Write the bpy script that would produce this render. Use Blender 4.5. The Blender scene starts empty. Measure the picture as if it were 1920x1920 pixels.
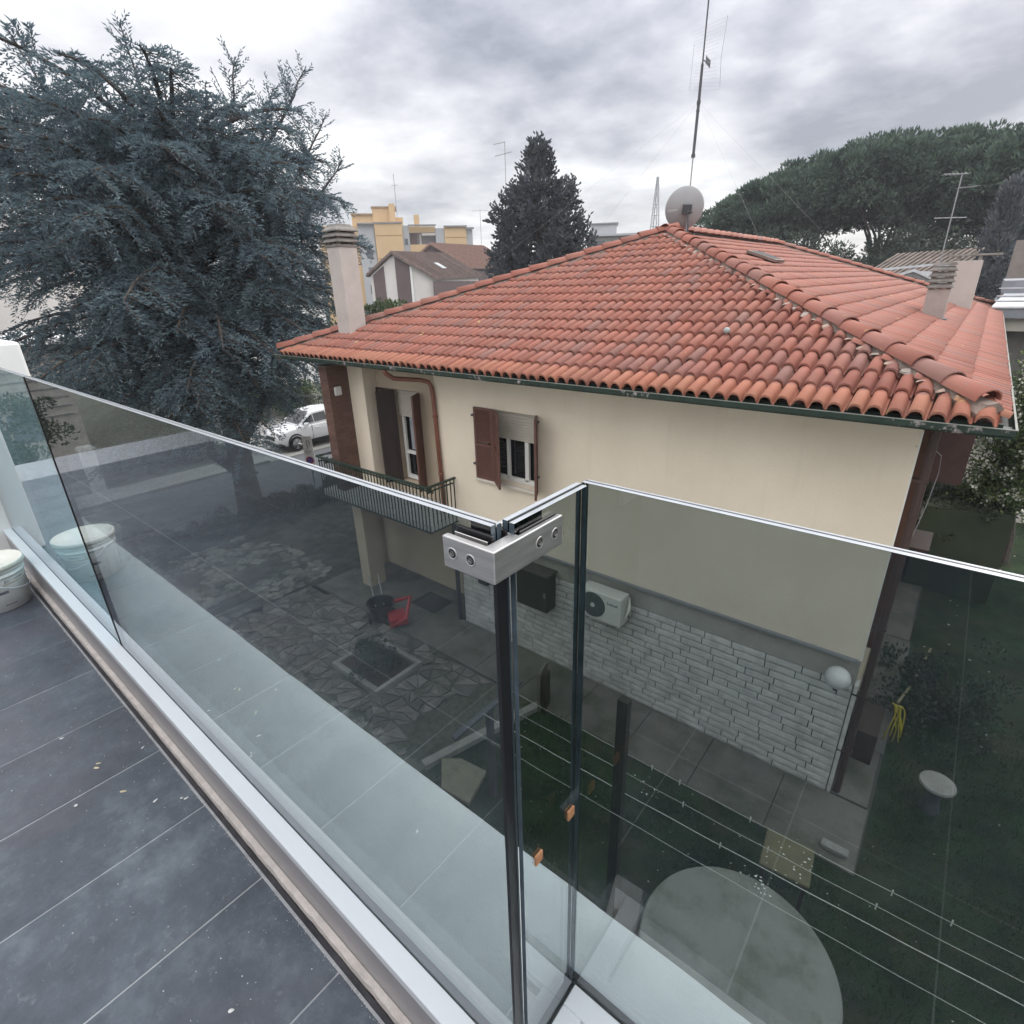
import bpy, bmesh, math, random
import numpy as np
from mathutils import Vector, Matrix, noise

random.seed(7)
rng = np.random.default_rng(7)
R = math.radians
scene = bpy.context.scene
col = scene.collection
G = -7.12            # garden level; the camera stands at the origin, 1.7 m above the terrace

# ------------------------------------------------------------------ camera
cam_data = bpy.data.cameras.new('camera')
cam_data.sensor_width = 36.0
cam_data.lens = 1018.715 / 1920 * 36.0
cam_data.clip_start = 0.02
cam_data.clip_end = 2000
cam = bpy.data.objects.new('camera', cam_data)
col.objects.link(cam)
yaw, pitch, roll = R(-39.946), R(-22.618), R(-1.650)
f = Vector((math.sin(yaw)*math.cos(pitch), math.cos(yaw)*math.cos(pitch), math.sin(pitch)))
r = Vector((math.cos(yaw), -math.sin(yaw), 0))
u = r.cross(f)
r2 = math.cos(roll)*r + math.sin(roll)*u
u2 = -math.sin(roll)*r + math.cos(roll)*u
cam.matrix_world = Matrix(((r2.x, u2.x, -f.x, 0), (r2.y, u2.y, -f.y, 0), (r2.z, u2.z, -f.z, 0), (0, 0, 0, 1)))
scene.camera = cam

# ------------------------------------------------------------------ sky (overcast)
world = bpy.data.worlds.new('World')
scene.world = world
world.use_nodes = True
SUN_EL, SUN_AZ = R(34), R(12)      # azimuth measured from +Y towards +X


def node_env():
    nt = world.node_tree
    nt.nodes.clear()
    N, L = nt.nodes.new, nt.links.new
    out = N('ShaderNodeOutputWorld'); bg = N('ShaderNodeBackground')
    L(bg.outputs[0], out.inputs[0])
    bg.inputs['Strength'].default_value = 0.1
    sky = N('ShaderNodeTexSky'); sky.sky_type = 'NISHITA'; sky.sun_disc = False
    sky.sun_elevation = SUN_EL; sky.sun_rotation = SUN_AZ
    tc = N('ShaderNodeTexCoord')
    sep = N('ShaderNodeSeparateXYZ'); L(tc.outputs['Generated'], sep.inputs[0])

    def m(op, a, b=None, c=None, clamp=False):
        n = N('ShaderNodeMath'); n.operation = op; n.use_clamp = clamp
        for i, v in enumerate((a, b, c)):
            if v is None: continue
            if isinstance(v, (int, float)): n.inputs[i].default_value = v
            else: L(v, n.inputs[i])
        return n.outputs[0]
    z = m('MAXIMUM', sep.outputs['Z'], 0.0)
    zz = m('ADD', z, 0.17)
    comb = N('ShaderNodeCombineXYZ')
    L(m('DIVIDE', sep.outputs['X'], zz), comb.inputs[0])
    L(m('DIVIDE', sep.outputs['Y'], zz), comb.inputs[1])

    def nz(scale, detail, rough, off, dist=0.0):
        mp = N('ShaderNodeMapping'); mp.inputs['Location'].default_value = off
        L(comb.outputs[0], mp.inputs[0])
        n = N('ShaderNodeTexNoise'); n.inputs['Scale'].default_value = scale
        n.inputs['Detail'].default_value = detail; n.inputs['Roughness'].default_value = rough
        n.inputs['Distortion'].default_value = dist
        L(mp.outputs[0], n.inputs['Vector'])
        return n.outputs['Fac']
    big = nz(CLOUD_SCALE, 8, 0.52, CLOUD_OFF, 0.15)
    bank = nz(CLOUD_SCALE*0.45, 2, 0.5, (3.1, 7.7, 0))
    fine = nz(CLOUD_SCALE*3.2, 6, 0.6, (9, 2, 0))
    v = m('ADD', m('ADD', m('MULTIPLY', big, CA[0]), m('MULTIPLY', bank, CA[1])), m('MULTIPLY', fine, CA[2]))
    v = m('ADD', v, CA[3])
    # cloud banks and breaks: lobes on the celestial sphere that thicken or thin the cloud noise
    wob = N('ShaderNodeVectorMath'); wob.operation = 'MULTIPLY_ADD'
    wn = N('ShaderNodeTexNoise'); wn.inputs['Scale'].default_value = 5.0; wn.inputs['Detail'].default_value = 4
    L(tc.outputs['Generated'], wn.inputs['Vector']); L(wn.outputs['Color'], wob.inputs[0])
    wob.inputs[1].default_value = (0.22, 0.22, 0.16); L(tc.outputs['Generated'], wob.inputs[2])
    sub = N('ShaderNodeVectorMath'); sub.operation = 'SUBTRACT'; L(wob.outputs[0], sub.inputs[0]); sub.inputs[1].default_value = (0.11, 0.11, 0.08)
    for (d, width, amp) in LOBES:
        dt = N('ShaderNodeVectorMath'); dt.operation = 'DISTANCE'; L(sub.outputs[0], dt.inputs[0]); dt.inputs[1].default_value = d
        g = m('POWER', 2.718, m('MULTIPLY', m('POWER', m('DIVIDE', dt.outputs['Value'], width), 2.0), -1.0))
        v = m('ADD', v, m('MULTIPLY', g, amp))
    # smoother, flatter layer to the west (left of the view)
    ramp = N('ShaderNodeValToRGB'); L(v, ramp.inputs[0])
    e = ramp.color_ramp.elements
    e[0].position = 0.0; e[0].color = (0.29, 0.30, 0.35, 1)
    e[1].position = 1.0; e[1].color = (1.06, 1.05, 1.04, 1)
    for p, c in ((0.25, (0.44, 0.445, 0.495, 1)), (0.5, (0.63, 0.63, 0.66, 1)), (0.75, (0.80, 0.80, 0.82, 1))):
        k = e.new(p); k.color = c
    # overcast sky: the zenith is brighter than the horizon
    lum = m('ADD', m('MULTIPLY', m('POWER', z, 1.5), SKY_ZEN), SKY_HOR)
    cl = N('ShaderNodeVectorMath'); cl.operation = 'SCALE'
    L(ramp.outputs[0], cl.inputs[0]); L(lum, cl.inputs['Scale'])
    mix = N('ShaderNodeMix'); mix.data_type = 'RGBA'
    mix.inputs[0].default_value = 0.90
    L(sky.outputs[0], mix.inputs[6]); L(cl.outputs[0], mix.inputs[7])
    L(mix.outputs[2], bg.inputs['Color'])


CLOUD_SCALE = 0.62
CLOUD_OFF = (1.3, 0.4, 0.0)
CA = (3.0, 0.7, 1.3, -1.66)
LOBES = (((-0.545, 0.785, 0.293), 0.17, -0.62), ((-0.467, 0.847, 0.253), 0.12, -0.50), ((-0.27, 0.94, 0.206), 0.10, -0.68),
         ((-0.07, 0.977, 0.202), 0.13, -0.62), ((-0.66, 0.68, 0.33), 0.13, -0.30), ((-0.179, 0.944, 0.29), 0.10, -0.15),
         ((-0.317, 0.938, 0.139), 0.09, 0.40), ((-0.235, 0.941, 0.250), 0.05, 0.45), ((-0.458, 0.873, 0.165), 0.10, 0.22), ((-0.125, 0.956, 0.262), 0.06, 0.22))
SKY_HOR, SKY_ZEN = 6.9, 21.0
node_env()
world.cycles.sampling_method = 'AUTOMATIC'

sun = bpy.data.lights.new('sun', 'SUN'); sun.energy = 0.7; sun.angle = R(25); sun.color = (1.0, 0.96, 0.9)
so = bpy.data.objects.new('sun', sun); col.objects.link(so)
sd = Vector((math.sin(SUN_AZ)*math.cos(SUN_EL), math.cos(SUN_AZ)*math.cos(SUN_EL), math.sin(SUN_EL)))
so.rotation_euler = sd.to_track_quat('Z', 'Y').to_euler()
vs = scene.view_settings
vs.view_transform = 'Standard'; vs.look = 'None'; vs.gamma = 1.0; vs.exposure = 0.5; vs.use_curve_mapping = False
scene.cycles.max_bounces = 10
scene.cycles.transparent_max_bounces = 24
scene.cycles.glossy_bounces = 4
scene.cycles.caustics_reflective = False
scene.cycles.caustics_refractive = False

# ------------------------------------------------------------------ helpers
class NT:
    def __init__(s, name):
        s.m = bpy.data.materials.new(name); s.m.use_nodes = True
        s.t = s.m.node_tree; s.t.nodes.clear()
        s.N, s.L = s.t.nodes.new, s.t.links.new
        s.out = s.N('ShaderNodeOutputMaterial')

    def math(s, op, a, b=None, clamp=False):
        n = s.N('ShaderNodeMath'); n.operation = op; n.use_clamp = clamp
        for i, v in enumerate((a, b)):
            if v is None: continue
            if isinstance(v, (int, float)): n.inputs[i].default_value = v
            else: s.L(v, n.inputs[i])
        return n.outputs[0]

    def coords(s, kind='Object'):
        if kind == 'World': return s.N('ShaderNodeNewGeometry').outputs['Position']
        return s.N('ShaderNodeTexCoord').outputs[kind]

    def noise(s, scale, detail=4, rough=0.55, vec=None, stretch=None, dist=0.0, loc=None):
        v = vec if vec is not None else s.coords('World')
        if stretch or loc:
            mp = s.N('ShaderNodeMapping')
            if stretch: mp.inputs['Scale'].default_value = stretch
            if loc: mp.inputs['Location'].default_value = loc
            s.L(v, mp.inputs[0]); v = mp.outputs[0]
        n = s.N('ShaderNodeTexNoise'); n.inputs['Scale'].default_value = scale
        n.inputs['Detail'].default_value = detail; n.inputs['Roughness'].default_value = rough
        n.inputs['Distortion'].default_value = dist
        s.L(v, n.inputs['Vector'])
        return n.outputs['Fac']

    def ramp(s, fac, stops):
        n = s.N('ShaderNodeValToRGB'); s.L(fac, n.inputs[0])
        e = n.color_ramp.elements
        e[0].position = stops[0][0]; e[0].color = (*stops[0][1], 1) if len(stops[0][1]) == 3 else stops[0][1]
        e[1].position = stops[-1][0]; e[1].color = (*stops[-1][1], 1)
        for p, c in stops[1:-1]:
            k = e.new(p); k.color = (*c, 1)
        return n.outputs[0]

    def mix(s, fac, a, b, mode='MIX'):
        n = s.N('ShaderNodeMix'); n.data_type = 'RGBA'; n.blend_type = mode
        for i, v in ((0, fac), (6, a), (7, b)):
            if isinstance(v, (int, float)): n.inputs[i].default_value = v
            elif isinstance(v, (tuple, list)): n.inputs[i].default_value = (*v[:3], 1)
            else: s.L(v, n.inputs[i])
        return n.outputs[2]

    def bump(s, h, strength=0.3, dist=0.01):
        b = s.N('ShaderNodeBump'); b.inputs['Strength'].default_value = strength; b.inputs['Distance'].default_value = dist
        s.L(h, b.inputs['Height']); return b.outputs[0]

    def pbsdf(s, color, rough=0.6, metal=0.0, spec=0.5, normal=None, coat=0.0):
        p = s.N('ShaderNodeBsdfPrincipled')
        for k, v in (('Base Color', color), ('Roughness', rough), ('Metallic', metal), ('Specular IOR Level', spec), ('Coat Weight', coat)):
            if isinstance(v, (int, float)): p.inputs[k].default_value = v
            elif isinstance(v, (tuple, list)): p.inputs[k].default_value = (*v[:3], 1)
            else: s.L(v, p.inputs[k])
        if normal is not None: s.L(normal, p.inputs['Normal'])
        s.L(p.outputs[0], s.out.inputs[0]); return p

    def rand(s):
        a = s.N('ShaderNodeObjectInfo').outputs['Random']
        b = s.N('ShaderNodeNewGeometry').outputs['Random Per Island']
        return s.math('FRACT', s.math('ADD', a, b))


MATS = {}


def mat(name, color, rough=0.7, var=0.15, scale=3.0, bump=0.0, bscale=40.0, metal=0.0, spec=0.4, rnd=0.0, dirt=None, dirt_amt=0.0, dscale=1.5, coat=0.0, bdist=0.01, detail=5):
    if name in MATS: return MATS[name]
    t = NT(name)
    n = t.noise(scale, detail, 0.6)
    lo = tuple(max(0, c*(1-var)) for c in color); hi = tuple(min(1, c*(1+var)) for c in color)
    c = t.ramp(n, [(0.3, lo), (0.7, hi)])
    if rnd:
        rr = t.rand()
        c = t.mix(1.0, c, t.ramp(rr, [(0.0, (1-rnd,)*3), (1.0, (1+rnd*0.6, 1+rnd*0.55, 1+rnd*0.5))]), 'MULTIPLY')
    if dirt is not None:
        dn = t.noise(dscale, 7, 0.65, loc=(4, 7, 1))
        fac = t.math('MULTIPLY', t.math('MULTIPLY', t.math('SUBTRACT', dn, 0.48), 5.0, True), dirt_amt)
        c = t.mix(fac, c, dirt)
    nrm = t.bump(t.noise(bscale, 5, 0.6), bump, bdist) if bump else None
    t.pbsdf(c, rough, metal, spec, nrm, coat)
    MATS[name] = t.m
    return t.m


class MB:
    def __init__(s): s.v = []; s.f = []; s.mi = []; s.cur = 0

    def add(s, vs_, fs, mi=None):
        b = len(s.v); s.v += [tuple(p) for p in vs_]
        s.f += [tuple(b+i for i in q) for q in fs]
        s.mi += [s.cur if mi is None else mi]*len(fs)
        return s

    def box(s, x0, x1, y0, y1, z0, z1, mi=None, M=None):
        vs_ = [Vector((x, y, z)) for z in (z0, z1) for y in (y0, y1) for x in (x0, x1)]
        if M is not None: vs_ = [M @ p for p in vs_]
        return s.add(vs_, [(0, 2, 3, 1), (4, 5, 7, 6), (0, 1, 5, 4), (2, 6, 7, 3), (0, 4, 6, 2), (1, 3, 7, 5)], mi)

    def tube(s, pts, rad, n=8, mi=None, cap=True):
        pts = [Vector(p) for p in pts]
        if not hasattr(rad, '__len__'): rad = [rad]*len(pts)
        vs_ = []; fs = []
        pd = None
        for i, p in enumerate(pts):
            d = (pts[min(i+1, len(pts)-1)] - pts[max(i-1, 0)]).normalized()
            if pd is None:
                a = d.orthogonal().normalized()
            else:
                a = (a - d*a.dot(d)).normalized()
            pd = d; b = d.cross(a)
            for k in range(n):
                t = 2*math.pi*k/n
                vs_.append(p + (a*math.cos(t) + b*math.sin(t))*rad[i])
        for i in range(len(pts)-1):
            for k in range(n):
                k2 = (k+1) % n
                fs.append((i*n+k, i*n+k2, (i+1)*n+k2, (i+1)*n+k))
        if cap:
            fs.append(tuple(range(n-1, -1, -1))); fs.append(tuple((len(pts)-1)*n+k for k in range(n)))
        return s.add(vs_, fs, mi)

    def lathe(s, prof, n=24, c=(0, 0, 0), M=None, mi=None, capt=False, capb=False):
        vs_ = []; fs = []
        for (rr, z) in prof:
            for k in range(n):
                t = 2*math.pi*k/n
                p = Vector((rr*math.cos(t), rr*math.sin(t), z))
                if M is not None: p = M @ p
                vs_.append(p + Vector(c))
        for i in range(len(prof)-1):
            for k in range(n):
                k2 = (k+1) % n
                fs.append((i*n+k, i*n+k2, (i+1)*n+k2, (i+1)*n+k))
        if capb: fs.append(tuple(range(n-1, -1, -1)))
        if capt: fs.append(tuple((len(prof)-1)*n+k for k in range(n)))
        return s.add(vs_, fs, mi)

    def prism(s, poly, z0, z1, mi=None, M=None):
        n = len(poly)
        vs_ = [Vector((x, y, z)) for z in (z0, z1) for x, y in poly]
        if M is not None: vs_ = [M @ p for p in vs_]
        fs = [tuple(range(n-1, -1, -1)), tuple(range(n, 2*n))] + [(i, (i+1) % n, n+(i+1) % n, n+i) for i in range(n)]
        return s.add(vs_, fs, mi)

    def build(s, name, mats, parent=None, bevel=0.0, smooth=False, seg=2, fix=True):
        me = bpy.data.meshes.new(name)
        me.from_pydata(s.v, [], s.f)
        for m_ in (mats if isinstance(mats, (list, tuple)) else [mats]): me.materials.append(m_)
        if any(s.mi): me.polygons.foreach_set('material_index', s.mi)
        if fix:
            b = bmesh.new(); b.from_mesh(me); bmesh.ops.recalc_face_normals(b, faces=b.faces); b.to_mesh(me); b.free()
        if smooth: me.polygons.foreach_set('use_smooth', [True]*len(me.polygons))
        me.update()
        return link(name, me, parent, bevel, seg)


def link(name, me, parent=None, bevel=0.0, seg=2, loc=None):
    o = bpy.data.objects.new(name, me); col.objects.link(o)
    if parent is not None: o.parent = parent
    if loc is not None: o.location = loc
    if bevel:
        md = o.modifiers.new('bevel', 'BEVEL'); md.width = bevel; md.segments = seg; md.limit_method = 'ANGLE'; md.angle_limit = R(40)
    return o


def tag(o, label, cat, group=None):
    o['label'] = label; o['category'] = cat
    if group: o['group'] = group
    return o


def thing(name, label, cat, group=None, loc=(0, 0, 0), rz=0.0):
    o = bpy.data.objects.new(name, None); col.objects.link(o)
    o.location = loc; o.rotation_euler = (0, 0, rz); o.empty_display_size = 0.2
    return tag(o, label, cat, group)


def struct(o): o['kind'] = 'structure'; return o


def stuff(o): o['kind'] = 'stuff'; return o


def npmesh(name, verts, faces, mats, parent=None, smooth=False):
    """verts (n,3), faces (m,k) numpy"""
    me = bpy.data.meshes.new(name)
    k = faces.shape[1]
    me.vertices.add(len(verts)); me.vertices.foreach_set('co', verts.astype(np.float32).ravel())
    me.loops.add(faces.size); me.loops.foreach_set('vertex_index', faces.astype(np.int32).ravel())
    me.polygons.add(len(faces)); me.polygons.foreach_set('loop_start', np.arange(len(faces), dtype=np.int32)*k)
    for m_ in (mats if isinstance(mats, (list, tuple)) else [mats]): me.materials.append(m_)
    if smooth: me.polygons.foreach_set('use_smooth', [True]*len(faces))
    me.update(calc_edges=True); me.validate()
    return link(name, me, parent)


def sheet(name, poly, z, m, kind='structure', parent=None):
    mb = MB(); mb.add([(x, y, z) for x, y in poly], [tuple(range(len(poly)))])
    o = mb.build(name, m, parent)
    if o.data.polygons[0].normal.z < 0: o.data.flip_normals()
    if parent is None: o['kind'] = kind
    return o


# ------------------------------------------------------------------ materials
def m_tile():
    t = NT('terracotta')
    rr = t.rand()
    base = t.ramp(rr, [(0.0, (0.265, 0.105, 0.08)), (0.3, (0.325, 0.128, 0.096)), (0.6, (0.355, 0.14, 0.102)), (0.85, (0.31, 0.138, 0.112)), (1.0, (0.25, 0.135, 0.115))])
    n1 = t.noise(1.3, 6, 0.6)
    c = t.mix(t.math('MULTIPLY', t.math('SUBTRACT', n1, 0.45), 1.8, True), base, (0.31, 0.18, 0.148))
    n2 = t.noise(11, 6, 0.7)
    c = t.mix(t.math('MULTIPLY', t.math('SUBTRACT', n2, 0.55), 3.0, True), c, (0.20, 0.155, 0.13))
    n3 = t.noise(5.5, 4, 0.6, loc=(5, 1, 2))
    c = t.mix(t.math('MULTIPLY', t.math('SUBTRACT', n3, 0.66), 9.0, True), c, (0.48, 0.34, 0.16))
    # the lowest course is newer and more orange
    sp_ = t.N('ShaderNodeSeparateXYZ'); t.L(t.coords('World'), sp_.inputs[0])
    low = t.math('MULTIPLY', t.math('LESS_THAN', sp_.outputs['Z'], -1.135), t.math('LESS_THAN', sp_.outputs['Y'], 6.99))
    c = t.mix(t.math('MULTIPLY', low, t.math('ADD', t.math('MULTIPLY', rr, 0.45), 0.20)), c, (0.43, 0.185, 0.11))
    n4 = t.noise(9.0, 3, 0.5, loc=(1, 8, 3))
    c = t.mix(t.math('MULTIPLY', t.math('SUBTRACT', n4, 0.74), 12.0, True), c, (0.55, 0.40, 0.12))
    b = t.bump(t.noise(70, 4, 0.6), 0.25, 0.004)
    t.pbsdf(c, 0.75, 0, 0.25, b)
    return t.m


TILE = m_tile()
def m_cream():
    t = NT('cream_plaster')
    n = t.noise(0.8, 6, 0.6)
    c = t.ramp(n, [(0.3, (0.70, 0.61, 0.49)), (0.7, (0.79, 0.695, 0.57))])
    st = t.noise(2.6, 5, 0.6, stretch=(2.6, 1, 0.16))
    c = t.mix(t.math('MULTIPLY', t.math('SUBTRACT', st, 0.56), 1.0, True), c, (0.58, 0.50, 0.395))
    g = t.noise(42, 4, 0.6)
    c = t.mix(t.math('MULTIPLY', t.math('SUBTRACT', g, 0.52), 1.2, True), c, (0.56, 0.48, 0.375))
    sp_ = t.noise(7, 2, 0.4, loc=(3, 3, 8))
    c = t.mix(t.math('MULTIPLY', t.math('SUBTRACT', sp_, 0.80), 30.0, True), c, (0.34, 0.27, 0.20))
    t.pbsdf(c, 0.9, 0, 0.2, t.bump(t.noise(130, 5, 0.7), 0.5, 0.006))
    return t.m


CREAM = m_cream()
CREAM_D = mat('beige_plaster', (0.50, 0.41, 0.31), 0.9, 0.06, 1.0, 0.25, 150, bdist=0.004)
BAND = mat('grey_plaster_band', (0.36, 0.345, 0.31), 0.9, 0.12, 2.0, 0.3, 90, dirt=(0.2, 0.19, 0.17), dirt_amt=0.5)
BRICKW = mat('pale_split_stone', (0.58, 0.565, 0.54), 0.85, 0.12, 6.0, 0.9, 28, rnd=0.10, bdist=0.012, dirt=(0.28, 0.27, 0.25), dirt_amt=0.4, dscale=3)
JOINT = mat('dark_mortar_joint', (0.075, 0.073, 0.066), 0.95, 0.2, 5, 0.3, 60)
REDBRICK = mat('red_brown_brick', (0.135, 0.072, 0.056), 0.85, 0.15, 4, 0.3, 60, rnd=0.2)
REDMORT = mat('brick_mortar', (0.12, 0.085, 0.07), 0.95, 0.1, 4)
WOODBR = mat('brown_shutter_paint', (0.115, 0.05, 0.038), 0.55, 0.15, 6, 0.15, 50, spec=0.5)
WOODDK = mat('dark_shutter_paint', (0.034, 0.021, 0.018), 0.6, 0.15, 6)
WHITEPVC = mat('white_window_frame', (0.72, 0.71, 0.68), 0.4, 0.04, 4, spec=0.5)
BLIND = mat('cream_roller_blind', (0.48, 0.44, 0.38), 0.55, 0.06, 4)
DARKROOM = mat('dark_window_glass', (0.012, 0.013, 0.016), 0.06, 0.1, 2, spec=0.7)
CURTAIN = mat('pale_curtain', (0.32, 0.33, 0.36), 0.9, 0.2, 9)
GREENM = mat('dark_green_paint', (0.018, 0.035, 0.026), 0.45, 0.2, 5, spec=0.5)
COPPER = mat('brown_downpipe_paint', (0.20, 0.075, 0.05), 0.45, 0.15, 5, spec=0.5)
CONC = mat('grey_concrete', (0.27, 0.26, 0.24), 0.9, 0.15, 3, 0.5, 50, dirt=(0.13, 0.13, 0.12), dirt_amt=0.6, dscale=4)
CONCD = mat('dirty_concrete_path', (0.135, 0.128, 0.112), 0.95, 0.2, 2, 0.5, 40, dirt=(0.05, 0.06, 0.035), dirt_amt=0.8, dscale=1.3)
CHIM = mat('chimney_render', (0.50, 0.455, 0.425), 0.9, 0.05, 2, 0.5, 90, bdist=0.006, dirt=(0.36, 0.33, 0.31), dirt_amt=0.4)
CHIMCAP = mat('chimney_cap_concrete', (0.23, 0.215, 0.20), 0.92, 0.18, 6, 0.5, 60, dirt=(0.10, 0.095, 0.085), dirt_amt=0.7, dscale=5)
MORTAR = mat('grey_mortar', (0.36, 0.31, 0.27), 0.95, 0.25, 14, 0.6, 70)
WHITEP = mat('white_powder_coated_profile', (0.56, 0.585, 0.62), 0.35, 0.02, 3, spec=0.5)
WHITEW = mat('white_masonry_paint', (0.78, 0.78, 0.77), 0.8, 0.03, 2, 0.15, 120)
PROFSIDE = mat('satin_aluminium_profile', (0.26, 0.25, 0.26), 0.3, 0.05, 3, spec=0.5)
BEIGEM = mat('sandy_tile_adhesive', (0.50, 0.46, 0.43), 0.95, 0.15, 25, 0.6, 90)
DARKGAP = mat('dark_grout_gap', (0.035, 0.035, 0.04), 0.8, 0.4, 20, 0.5, 80)
BLACKR = mat('black_rubber', (0.012, 0.012, 0.014), 0.35, 0.1, 5, spec=0.5)
CORK = mat('cork_spacer', (0.45, 0.22, 0.11), 0.85, 0.3, 200, 0.4, 300, bdist=0.001)
BARK = mat('bark', (0.075, 0.062, 0.055), 0.95, 0.3, 8, 0.8, 25, bdist=0.02)
BARKR = mat('pine_bark', (0.085, 0.065, 0.058), 0.95, 0.3, 3, 0.6, 10)
ASPH = mat('asphalt', (0.115, 0.118, 0.125), 0.9, 0.12, 0.6, 0.3, 70, dirt=(0.16, 0.16, 0.165), dirt_amt=0.5, dscale=0.35)
PAVE = mat('pale_pavement', (0.30, 0.295, 0.28), 0.9, 0.12, 0.8, 0.3, 40)
SOIL = mat('dark_garden_soil', (0.05, 0.048, 0.04), 0.95, 0.5, 3.5, 0.9, 22, bdist=0.04, dirt=(0.125, 0.118, 0.10), dirt_amt=0.6, dscale=1.7)
LAWN = mat('dark_lawn', (0.017, 0.038, 0.014), 0.95, 0.6, 2.2, 0.9, 30, bdist=0.04, dirt=(0.062, 0.058, 0.034), dirt_amt=0.8, dscale=1.1)  # dark green grass with paler worn patches
TERRAIN = mat('distant_ground', (0.10, 0.105, 0.08), 0.95, 0.3, 0.06, dirt=(0.16, 0.155, 0.14), dirt_amt=0.8, dscale=0.04)
STONE = mat('crazy_paving_stone', (0.17, 0.16, 0.145), 0.85, 0.2, 5, 0.6, 40, rnd=0.45, dirt=(0.075, 0.08, 0.055), dirt_amt=0.85, dscale=2.2)
BED = mat('bed_soil', (0.055, 0.042, 0.034), 0.95, 0.4, 10, 0.8, 30)
METAL = mat('galvanised_steel', (0.33, 0.33, 0.34), 0.45, 0.1, 6, metal=0.6)
DKMETAL = mat('dark_grey_pole', (0.07, 0.075, 0.085), 0.5, 0.15, 5)
DISH = mat('dish_enamel', (0.33, 0.335, 0.345), 0.5, 0.06, 4)
ORANGE = mat('orange_plastic', (0.55, 0.22, 0.08), 0.5, 0.05, 4)
YEL = mat('ochre_render', (0.58, 0.41, 0.235), 0.9, 0.06, 0.3)
YGREY = mat('pale_grey_render', (0.42, 0.43, 0.45), 0.9, 0.06, 0.3)
BRHOUSE = mat('brown_plaster', (0.13, 0.095, 0.095), 0.9, 0.1, 0.8)
WHHOUSE = mat('offwhite_plaster', (0.62, 0.59, 0.57), 0.9, 0.05, 0.6)
GREYSLAB = mat('grey_fascia', (0.25, 0.25, 0.26), 0.8, 0.08, 1)
ROOFDK = mat('weathered_roof_tile', (0.165, 0.125, 0.115), 0.9, 0.3, 3.5, rnd=0.25, dirt=(0.26, 0.17, 0.13), dirt_amt=0.5, dscale=2)
CARW = mat('white_car_paint', (0.78, 0.79, 0.80), 0.2, 0.01, 2, spec=0.6, coat=0.6)
CARBLK = mat('black_car_trim', (0.015, 0.015, 0.017), 0.4, 0.1, 4)
CARGL = mat('car_glass', (0.01, 0.012, 0.015), 0.05, 0.1, 2, spec=0.8)
ALLOY = mat('alloy_rim', (0.45, 0.46, 0.48), 0.3, 0.05, 4, metal=0.8)
LAMPG = mat('opal_lamp_glass', (0.62, 0.61, 0.60), 0.3, 0.03, 5, spec=0.5)
ACW = mat('white_unit_enamel', (0.62, 0.61, 0.57), 0.45, 0.03, 4)
ACD = mat('dark_fan_grille', (0.10, 0.115, 0.11), 0.6, 0.1, 4)
YHOSE = mat('yellow_hose_rubber', (0.50, 0.42, 0.05), 0.5, 0.1, 6)
REDP = mat('red_plastic', (0.35, 0.03, 0.035), 0.4, 0.1, 6)
BUCKET = mat('white_bucket_plastic', (0.66, 0.67, 0.66), 0.4, 0.05, 8, spec=0.5, dirt=(0.42, 0.43, 0.43), dirt_amt=0.4, dscale=12)
LID = mat('cream_lid_plastic', (0.70, 0.69, 0.62), 0.42, 0.05, 8, spec=0.5, dirt=(0.5, 0.49, 0.45), dirt_amt=0.4, dscale=14)
INK = mat('grey_print_ink', (0.12, 0.125, 0.14), 0.6, 0.1, 10)
TAN = mat('tan_print_ink', (0.42, 0.36, 0.26), 0.6, 0.1, 10)
WIRE = mat('pale_clothesline', (0.55, 0.56, 0.52), 0.5, 0.1, 10)


def m_leaf(name, c0, c1, c2, rough=0.6, trans=0.25):
    t = NT(name)
    rr = t.rand()
    base = t.ramp(rr, [(0.0, c0), (0.55, c1), (1.0, c2)])
    n = t.noise(0.9, 3, 0.5)
    base = t.mix(1.0, base, t.ramp(n, [(0.3, (0.72, 0.74, 0.78)), (0.7, (1.25, 1.22, 1.16))]), 'MULTIPLY')
    d = t.N('ShaderNodeBsdfPrincipled'); t.L(base, d.inputs['Base Color']); d.inputs['Roughness'].default_value = rough
    d.inputs['Specular IOR Level'].default_value = 0.25
    tr = t.N('ShaderNodeBsdfTranslucent'); t.L(base, tr.inputs[0])
    mx = t.N('ShaderNodeMixShader'); mx.inputs[0].default_value = trans
    t.L(d.outputs[0], mx.inputs[1]); t.L(tr.outputs[0], mx.inputs[2]); t.L(mx.outputs[0], t.out.inputs[0])
    return t.m


CEDAR = m_leaf('blue_cedar_needles', (0.095, 0.145, 0.175), (0.15, 0.215, 0.25), (0.25, 0.325, 0.355), trans=0.35)
CONIF = m_leaf('dark_conifer_foliage', (0.07, 0.082, 0.10), (0.10, 0.115, 0.135), (0.135, 0.15, 0.145))
PINE = m_leaf('stone_pine_needles', (0.055, 0.086, 0.074), (0.08, 0.125, 0.098), (0.12, 0.175, 0.118))
SHRUBM = m_leaf('shrub_leaves', (0.04, 0.06, 0.03), (0.07, 0.10, 0.045), (0.13, 0.17, 0.08))
HEDGEM = m_leaf('hedge_leaves', (0.03, 0.045, 0.03), (0.055, 0.075, 0.05), (0.10, 0.13, 0.09))
BLOSSL = m_leaf('blossom_tree_leaves', (0.05, 0.085, 0.035), (0.085, 0.135, 0.05), (0.16, 0.21, 0.085))
PETAL = mat('white_petals', (0.72, 0.73, 0.66), 0.7, 0.1, 10)


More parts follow.
